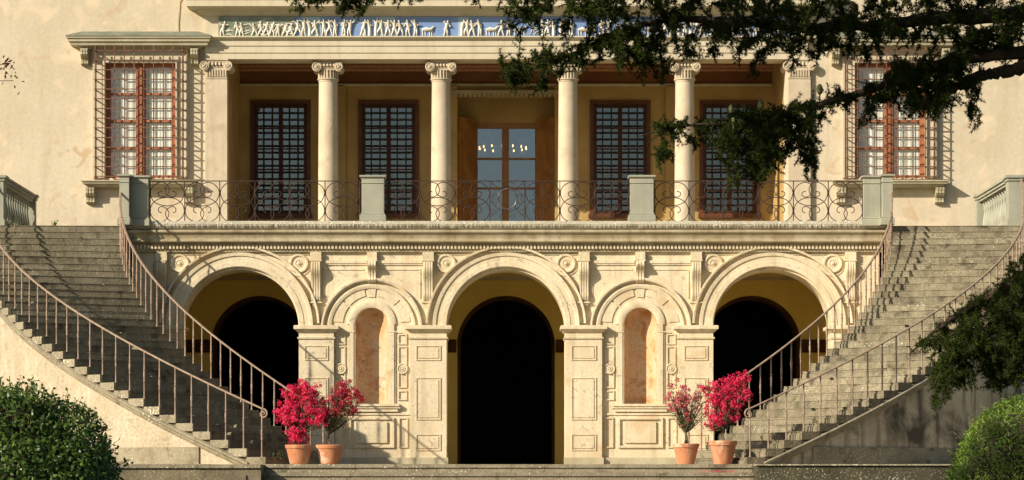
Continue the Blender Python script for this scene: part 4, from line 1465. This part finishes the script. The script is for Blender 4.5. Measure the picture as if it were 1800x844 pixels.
b4, c_ = bough(cedar, [T_(2.7), (5.2, -47.3, 2.8), W(1830, 112), W(1786, 122), W(1750, 128), W(1712, 138), W(1672, 156), W(1630, 150), W(1590, 145), W(1545, 165)],
      [.09, .075, .055, .05, .045, .038, .03, .02, .012, .006],
      [(PLY([(1560,112),(1690,104),(1705,118),(1665,160),(1668,185),(1640,212),(1622,190),(1600,215),(1580,180),(1556,140)]), 150, YB, .4),
       (PLY([(1680,140),(1728,136),(1722,242),(1706,236),(1704,180)]), 16, YB, .2),
       (PLY([(1680,62),(1800,40),(1796,92),(1740,82),(1700,100)]), 34, YB, .3)], 4)
cnt.append(c_)
YL = -49.0
b5, c_ = bough(cedar, [T_(1.9), (5.6, -47.6, 1.75), W(1900, 420, YL), W(1840, 450, YL), W(1770, 505, YL), W(1700, 545, YL), W(1640, 585, YL), W(1598, 625, YL)],
      [.09, .075, .05, .045, .034, .024, .014, .006],
      [(PLY([(1640,615),(1705,545),(1760,500),(1800,462),(1850,440),(1850,690),(1800,665),(1775,690),(1745,650),(1720,640),(1700,615),(1675,650),(1650,640)], YL), 360, YL, .5),
       (PLY([(1650,635),(1705,605),(1712,670),(1692,690),(1672,665),(1652,722),(1642,705)], YL), 60, YL, .3),
       (PLY([(1735,640),(1765,640),(1758,690),(1745,690)], YL), 12, YL, .2),
       ([(4.4, .6), (6.5, .8), (6.5, 1.9), (4.4, 1.6)], 110, -47.9, .6),
       (PLY([(1595,628),(1640,580),(1700,530),(1800,440),(1800,470),(1650,610)], YL), 22, YL, .15)], 5)
cnt.append(c_)
# higher boughs above the view, dense masses added to shade the visible branches
def blk(x0, x1, z0, z1): return [(x0, z0), (x1, z0), (x1, z1), (x0, z1)]
for i, (y, x0, z, nn) in enumerate(((-48.9, .1, 3.75, 260), (-49.9, -.5, 3.9, 290), (-50.9, -1.2, 4.1, 300), (-52.0, -1.9, 4.4, 280), (-53.2, -2.6, 4.5, 260))):
    b_, c_ = bough(cedar, [T_(z+.6), (5, y*.4-46*.6, z+.5), (2.5, y, z+.25), (x0, y, z)], [.10, .08, .05, .015],
          [(blk(x0-.3, 3.8, z-.15, z+.35), nn, y, .7)], 20+i, step=.06, ln=.045, dens=1)
    cnt.append(c_)
b_, c_ = bough(cedar, [T_(5.4), (3.5, -50, 5.3), (0, -53.5, 4.8), (-3.2, -55.4, 4.4)], [.15, .12, .08, .03], [(blk(-5.4, -2.6, 3.7, 4.2), 300, -55.4, .45)], 31, step=.06, ln=.05, dens=1)  # unseen bough mass added to shade the foot of the right shrub
# cones
def cone(px, py, br, s=1):
    x, y, z = W(px, py, YB-.25)
    m = MB()
    prof = [(0, z-.045*s), (.014*s, z-.040*s), (.022*s, z-.022*s), (.025*s, z), (.021*s, z+.022*s), (.012*s, z+.038*s), (0, z+.044*s)]
    p2 = []
    for k in range(25):
        t = k/24; zz = z-.045*s+.089*s*t
        r = float(np.interp(zz, [p[1] for p in prof], [p[0] for p in prof]))*(1+(.06 if k % 2 else -.03))
        p2.append((r, zz))
    m.lathe(x, y, p2, 12)
    m.tube([(x, y, z-.10*s), (x, y, z-.04*s)], .006, 5)
    m.build('cone', M['cone'], br, 60)
cone(1285, 192, b3, .82); cone(1289, 212, b3, .82); cone(1337, 184, b3, 1.0); cone(1441, 157, b3, .95)
print('rosettes', cnt, sum(cnt))

# reddish twig of a tree at the left edge
rt = thing('tree', 'small tree with dark reddish leaves, a twig of it showing at the upper left edge', 'tree', (-6.4, -48.4, -2.1))
m = MB(); m.tube([(-6.4, -48.4, -2.15), (-6.35, -48.4, 0), (-6.45, -48.35, 1.8), (-6.3, -48.3, 3.8)], [.12, .09, .07, .03], 9); m.build('trunk', M['bark'], rt, 60)
m = MB(); P = []
rnd = random.Random(9)
for k in range(70):
    if k < 9:
        z0 = 2.3+rnd.uniform(-.3, .3); T = Vector(W(rnd.uniform(-18, 17), rnd.uniform(105, 160)))
        if k == 0: T = Vector(W(24, 142))
    else:
        z0 = rnd.uniform(1.8, 3.5); T = Vector((-6.4+rnd.gauss(0, .7), -48.4+rnd.gauss(0, .7), z0+rnd.uniform(0, 1.2)))
        if T.x > -4.9: T.x = -5.0
    a = Vector((-6.4, -48.35, z0)); c = (a+T)/2+Vector((0, 0, .15))
    path = [(1-t)**2*a+2*t*(1-t)*c+t*t*T for t in [i/8 for i in range(9)]]
    m.tube(path, [.012*(1-.8*i/8) for i in range(9)], 4)
    for p in path[3:]:
        for q in range(9): P.append([p.x+rnd.gauss(0, .035), p.y+rnd.gauss(0, .035), p.z+rnd.gauss(0, .04)])
m.build('branch', M['bark'], rt)
P = np.array(P); V, F_ = leaves(P, RNG.normal(0, 1, P.shape), .045, .016, 1); np_mesh('crown', V, F_, M['redleaf'], rt)

# clipped shrubs on the lawn
def shrub(label, cx, cy, cz, r, zr_dn, n, ls, lw, mt, seed, shoots):
    root = thing('shrub', label, 'shrub', (cx, cy, -2.1), 'clipped round shrubs on the lawn')
    rg = np.random.default_rng(seed)
    d = unit(rg.normal(0, 1, (n, 3)))
    fr = np.array([[1.7, .3, 2.1], [-.9, 2.2, 1.1], [.5, -1.8, 2.7], [3.1, 1.3, -1.2], [-2.3, 3.0, 2.0]])
    lump = sum(np.sin(d@f*2.2+i*1.7) for i, f in enumerate(fr))*(.026 if ls > .03 else .012)+rg.normal(0, .028 if ls > .03 else .018, n)
    rad = r*(1+lump)*np.where(rg.random(n) < .7, 1, rg.uniform(.86, 1, n))
    P = d*rad[:, None]
    P[:, 2] = np.where(d[:, 2] < 0, P[:, 2]*zr_dn/r, P[:, 2])
    P += np.array([cx, cy, cz])
    V, F_ = leaves(P, d+np.array([0, 0, .2]), ls, lw, .75)
    # loose shoots breaking the outline
    SP = []; SN = []
    m = MB()
    for k in range(shoots):
        dd = unit(rg.normal(0, 1, 3)+np.array([0, -.4, 1.1])); b0 = np.array([cx, cy, cz])+dd*r*.98
        u = unit(dd+rg.normal(0, .25, 3)+np.array([0, 0, .6])); L_ = rg.uniform(.04, .14)
        m.tube([tuple(b0-dd*.05), tuple(b0+u*L_)], [.003, .0015], 3)
        for j in range(int(L_/.012)):
            SP.append(b0+u*(j+1)*.012+rg.normal(0, .004, 3)); SN.append(rg.normal(0, 1, 3))
    V2, F2 = leaves(np.array(SP), np.array(SN), ls*.9, lw*.9, .8)
    V = np.concatenate([V, V2]); F_ = np.concatenate([F_, F2+len(V)-len(V2)])
    m2 = MB()
    m2.lathe(cx, cy, [(0, cz-zr_dn*.9)]+[(r*.88*cos(a), cz+r*.88*sin(a)*(1 if a > 0 else zr_dn/r)) for a in np.linspace(-1.35, 1.45, 14)]+[(0, cz+r*.88)], 20)
    core = m2.build('branches', M['bark'], root)
    tag(m.build('shoots', M['twig'], root), kind='stuff')
    np_mesh('foliage', V, F_, mt, root)
    return root
shrub('round clipped shrub with dark glossy leaves at the bottom left corner', PX(8, -50), -50, PZ(896, -50), .83, 1.4, 42000, .038, .021, M['box'], 1, 330)
shrub('round clipped shrub with fine bright green leaves at the bottom right corner', PX(1832, -50), -50, PZ(862, -50), .655, 1.5, 42000, .026, .011, M['box2'], 2, 90)

# potted bougainvilleas
def potted(px, rimw, py_rim, Y, label, blobs, dens, petal, leafn, rings, seed, trunk_lean=0):
    cx = PX(px, Y); s = (D+Y)/5040
    R = rimw*s/2
    z0 = LZ; z1 = PZ(py_rim, Y); H = z1-z0
    root = thing('potted_bougainvillea', label, 'potted plant', (cx, Y, z0), 'terracotta pots of bougainvillea')
    m = MB()
    prof = [(0, z0+.002), (R*.60, z0+.002), (R*.62, z0+.01)]
    if rings:
        for t in np.linspace(.05, .72, 24): prof.append((R*(.62+.26*t/.72)*(1+.012*sin(t*70)), z0+H*t))
    else:
        for t in np.linspace(.05, .78, 12): prof.append((R*(.62+.28*(t/.78)**.85), z0+H*t))
    m.lathe(cx, Y, prof+[(R*.9, z0+H*.8), (R*.80, z0+H*.81), (0, z0+H*.81)], 36)
    pot = m.build('pot', M['terra'], root, 60)
    m = MB()
    m.lathe(cx, Y, [(R*.89, z0+H*.80), (R*.97, z0+H*.815), (R*.985, z0+H*.9), (R*1.0, z0+H*.93), (R*1.0, z0+H*.985), (R*.97, z1), (R*.88, z1), (R*.86, z0+H*.9), (R*.85, z0+H*.84)], 36)
    m.build('rim', M['terra'], pot, 60)
    m = MB(); m.lathe(cx, Y, [(0, z0+H*.91), (R*.87, z0+H*.89)], 24); m.build('soil', M['soil'], pot)
    rnd = random.Random(seed)
    rg = np.random.default_rng(seed)
    m = MB()
    bl = [(PX(a, Y), PZ(b, Y), r*s) for a, b, r in blobs]
    top = Vector((cx+trunk_lean, Y, z1+.22))
    for q in range(3):
        m.tube([(cx+rnd.uniform(-.05, .05), Y+rnd.uniform(-.04, .04), z1-.05), (cx+rnd.uniform(-.04, .04)+trunk_lean*.4, Y+rnd.uniform(-.04, .04), z1+.1), tuple(top+Vector((rnd.uniform(-.03, .03), rnd.uniform(-.03, .03), rnd.uniform(-.05, .1))))], [.022, .016, .012], 6)
    PB = []; NBb = []; PLf = []
    for bx, bz, br in bl:
        for k in range(max(5, int(16*br/.3))):
            dv = rg.normal(0, 1, 3); dv = dv/np.linalg.norm(dv)*br*rg.uniform(.5, 1.08)
            T = Vector((bx+dv[0], Y+dv[1]*.9, bz+dv[2])); c = (top+T)/2+Vector((0, 0, -.04))
            path = [(1-t)**2*top+2*t*(1-t)*c+t*t*T for t in [i/7 for i in range(8)]]
            m.tube(path, [.009*(1-.75*i/7) for i in range(8)], 4)
            for p in path[2:]:
                for j in range(leafn): PLf.append([p.x+rnd.gauss(0, .03), p.y+rnd.gauss(0, .03), p.z+rnd.gauss(0, .03)])
        nclu = int(dens*(br/.3)**2)
        for k in range(nclu):
            dv = rg.normal(0, 1, 3); dv = dv/np.linalg.norm(dv)*br*rg.uniform(.35, 1.05)
            cc = np.array([bx+dv[0], Y+dv[1]*.9, bz+dv[2]])
            nf = rg.integers(10, 24)
            for j in range(nf):
                o = rg.normal(0, .026, 3); PB.append(cc+o); NBb.append(unit(o+dv*.35+np.array([0, -.01, 0])))
    m.build('stem', M['twig'], root)
    PB = np.array(PB); NBb = np.array(NBb)
    Vs = []; Fs = []; o_ = 0
    for j in range(3):
        V, F_ = leaves(PB, NBb, .028, .024, .6, .5); Vs.append(V); Fs.append(F_+o_); o_ += len(V)
    np_mesh('flowers', np.concatenate(Vs), np.concatenate(Fs), petal, root)
    P = np.array(PLf); V, F_ = leaves(P, rg.normal(0, 1, P.shape)+np.array([0, -.3, .8]), .036, .022, .6); np_mesh('leaves', V, F_, M['boug'], root)
    return root
potted(526, 50, 782, -10.45, 'terracotta pot with the densest pink bougainvillea, next to the left stair railing',
       [(515, 700, 26), (545, 690, 22), (540, 720, 30), (502, 728, 22), (520, 745, 26), (525, 768, 18), (560, 735, 20), (530, 680, 14)], 62, M['petal'], 2, False, 21)
potted(579.5, 50, 782, -10.35, 'terracotta pot with a tall open red bougainvillea, just left of the niche panel',
       [(598, 682, 22), (622, 702, 20), (590, 712, 24), (575, 728, 18), (618, 725, 16), (565, 705, 16), (603, 700, 24)], 34, M['petal2'], 3, False, 22)
potted(1205.5, 48, 780, -10.4, 'ringed terracotta pot with a sparse, thinly flowering bougainvillea right of the niche',
       [(1195, 690, 26), (1215, 705, 22), (1188, 715, 18), (1228, 690, 16), (1205, 740, 16), (1180, 700, 10), (1235, 725, 14), (1200, 712, 26)], 17, M['petal3'], 3, True, 23)
potted(1270.5, 51, 775, -10.5, 'ringed terracotta pot with a dense magenta bougainvillea, beside the right stair railing',
       [(1268, 685, 24), (1295, 678, 22), (1305, 666, 14), (1250, 705, 18), (1280, 708, 24), (1262, 735, 20), (1310, 695, 16), (1248, 745, 14), (1290, 728, 16), (1240, 680, 10)], 52, M['petal'], 2, True, 24)

# weeds rooted in the masonry
def weed(x, y, z, h, n, label, seed):
    rg = np.random.default_rng(seed)
    root = thing('weed', label, 'weed', (x, y, z), 'weeds growing on the stone stairs')
    P = []; m = MB()
    for k in range(n):
        a = rg.uniform(0, 2*pi); l = h*rg.uniform(.5, 1); dx, dy = cos(a)*l*.5, sin(a)*l*.3
        pts = [(x, y, z), (x+dx*.5, y+dy*.5, z+l*.6), (x+dx, y+dy, z+l)]
        m.tube(pts, [.004, .003, .002], 3)
        for t in np.linspace(.25, 1, 7): P.append([x+dx*t+rg.normal(0, .02), y+dy*t, z+l*t+rg.normal(0, .02)])
    m.build('stem', M['weed'], root)
    P = np.array(P); V, F_ = leaves(P, rg.normal(0, 1, P.shape), .05, .022, .8); np_mesh('leaves', V, F_, M['weed'], root)
weed(PX(22, .6), .6, 5.785, .42, 12, 'leafy weed at the foot of the left balustrade, nearest the frame edge', 1)
weed(PX(40, .8), .8, 5.785, .30, 9, 'smaller weed second from the left edge by the left balustrade', 2)
weed(PX(95, -.3), -.25, 5.785, .14, 8, 'low tuft of weed on the top step of the left staircase', 3)
weed(PX(484, -10.3), -10.3, LZ, .30, 7, 'thin weed between the end of the left staircase and the first flower pot', 4)
weed(PX(1545, -5), -4.2, 3.4, .10, 5, 'tiny weed on a middle step of the right staircase', 5)
# fallen petals on the second front step
rg = np.random.default_rng(77)
P = np.stack([PX(1268, -11.4)+rg.normal(0, .2, 130), -11.42+rg.uniform(-.1, .12, 130), np.full(130, LZ-.172+.012)+rg.uniform(0, .02, 130)], 1)
fp = thing('fallen_petals', 'scatter of fallen pink petals on the front step below the magenta plant', 'petals', (PX(1268, -11.4), -11.42, LZ-.17))
V, F_ = leaves(P, np.tile([0, 0, 1.0], (130, 1)), .03, .024, .5, .4)
tag(np_mesh('petals', V, F_, M['petal'], fp), kind='stuff')
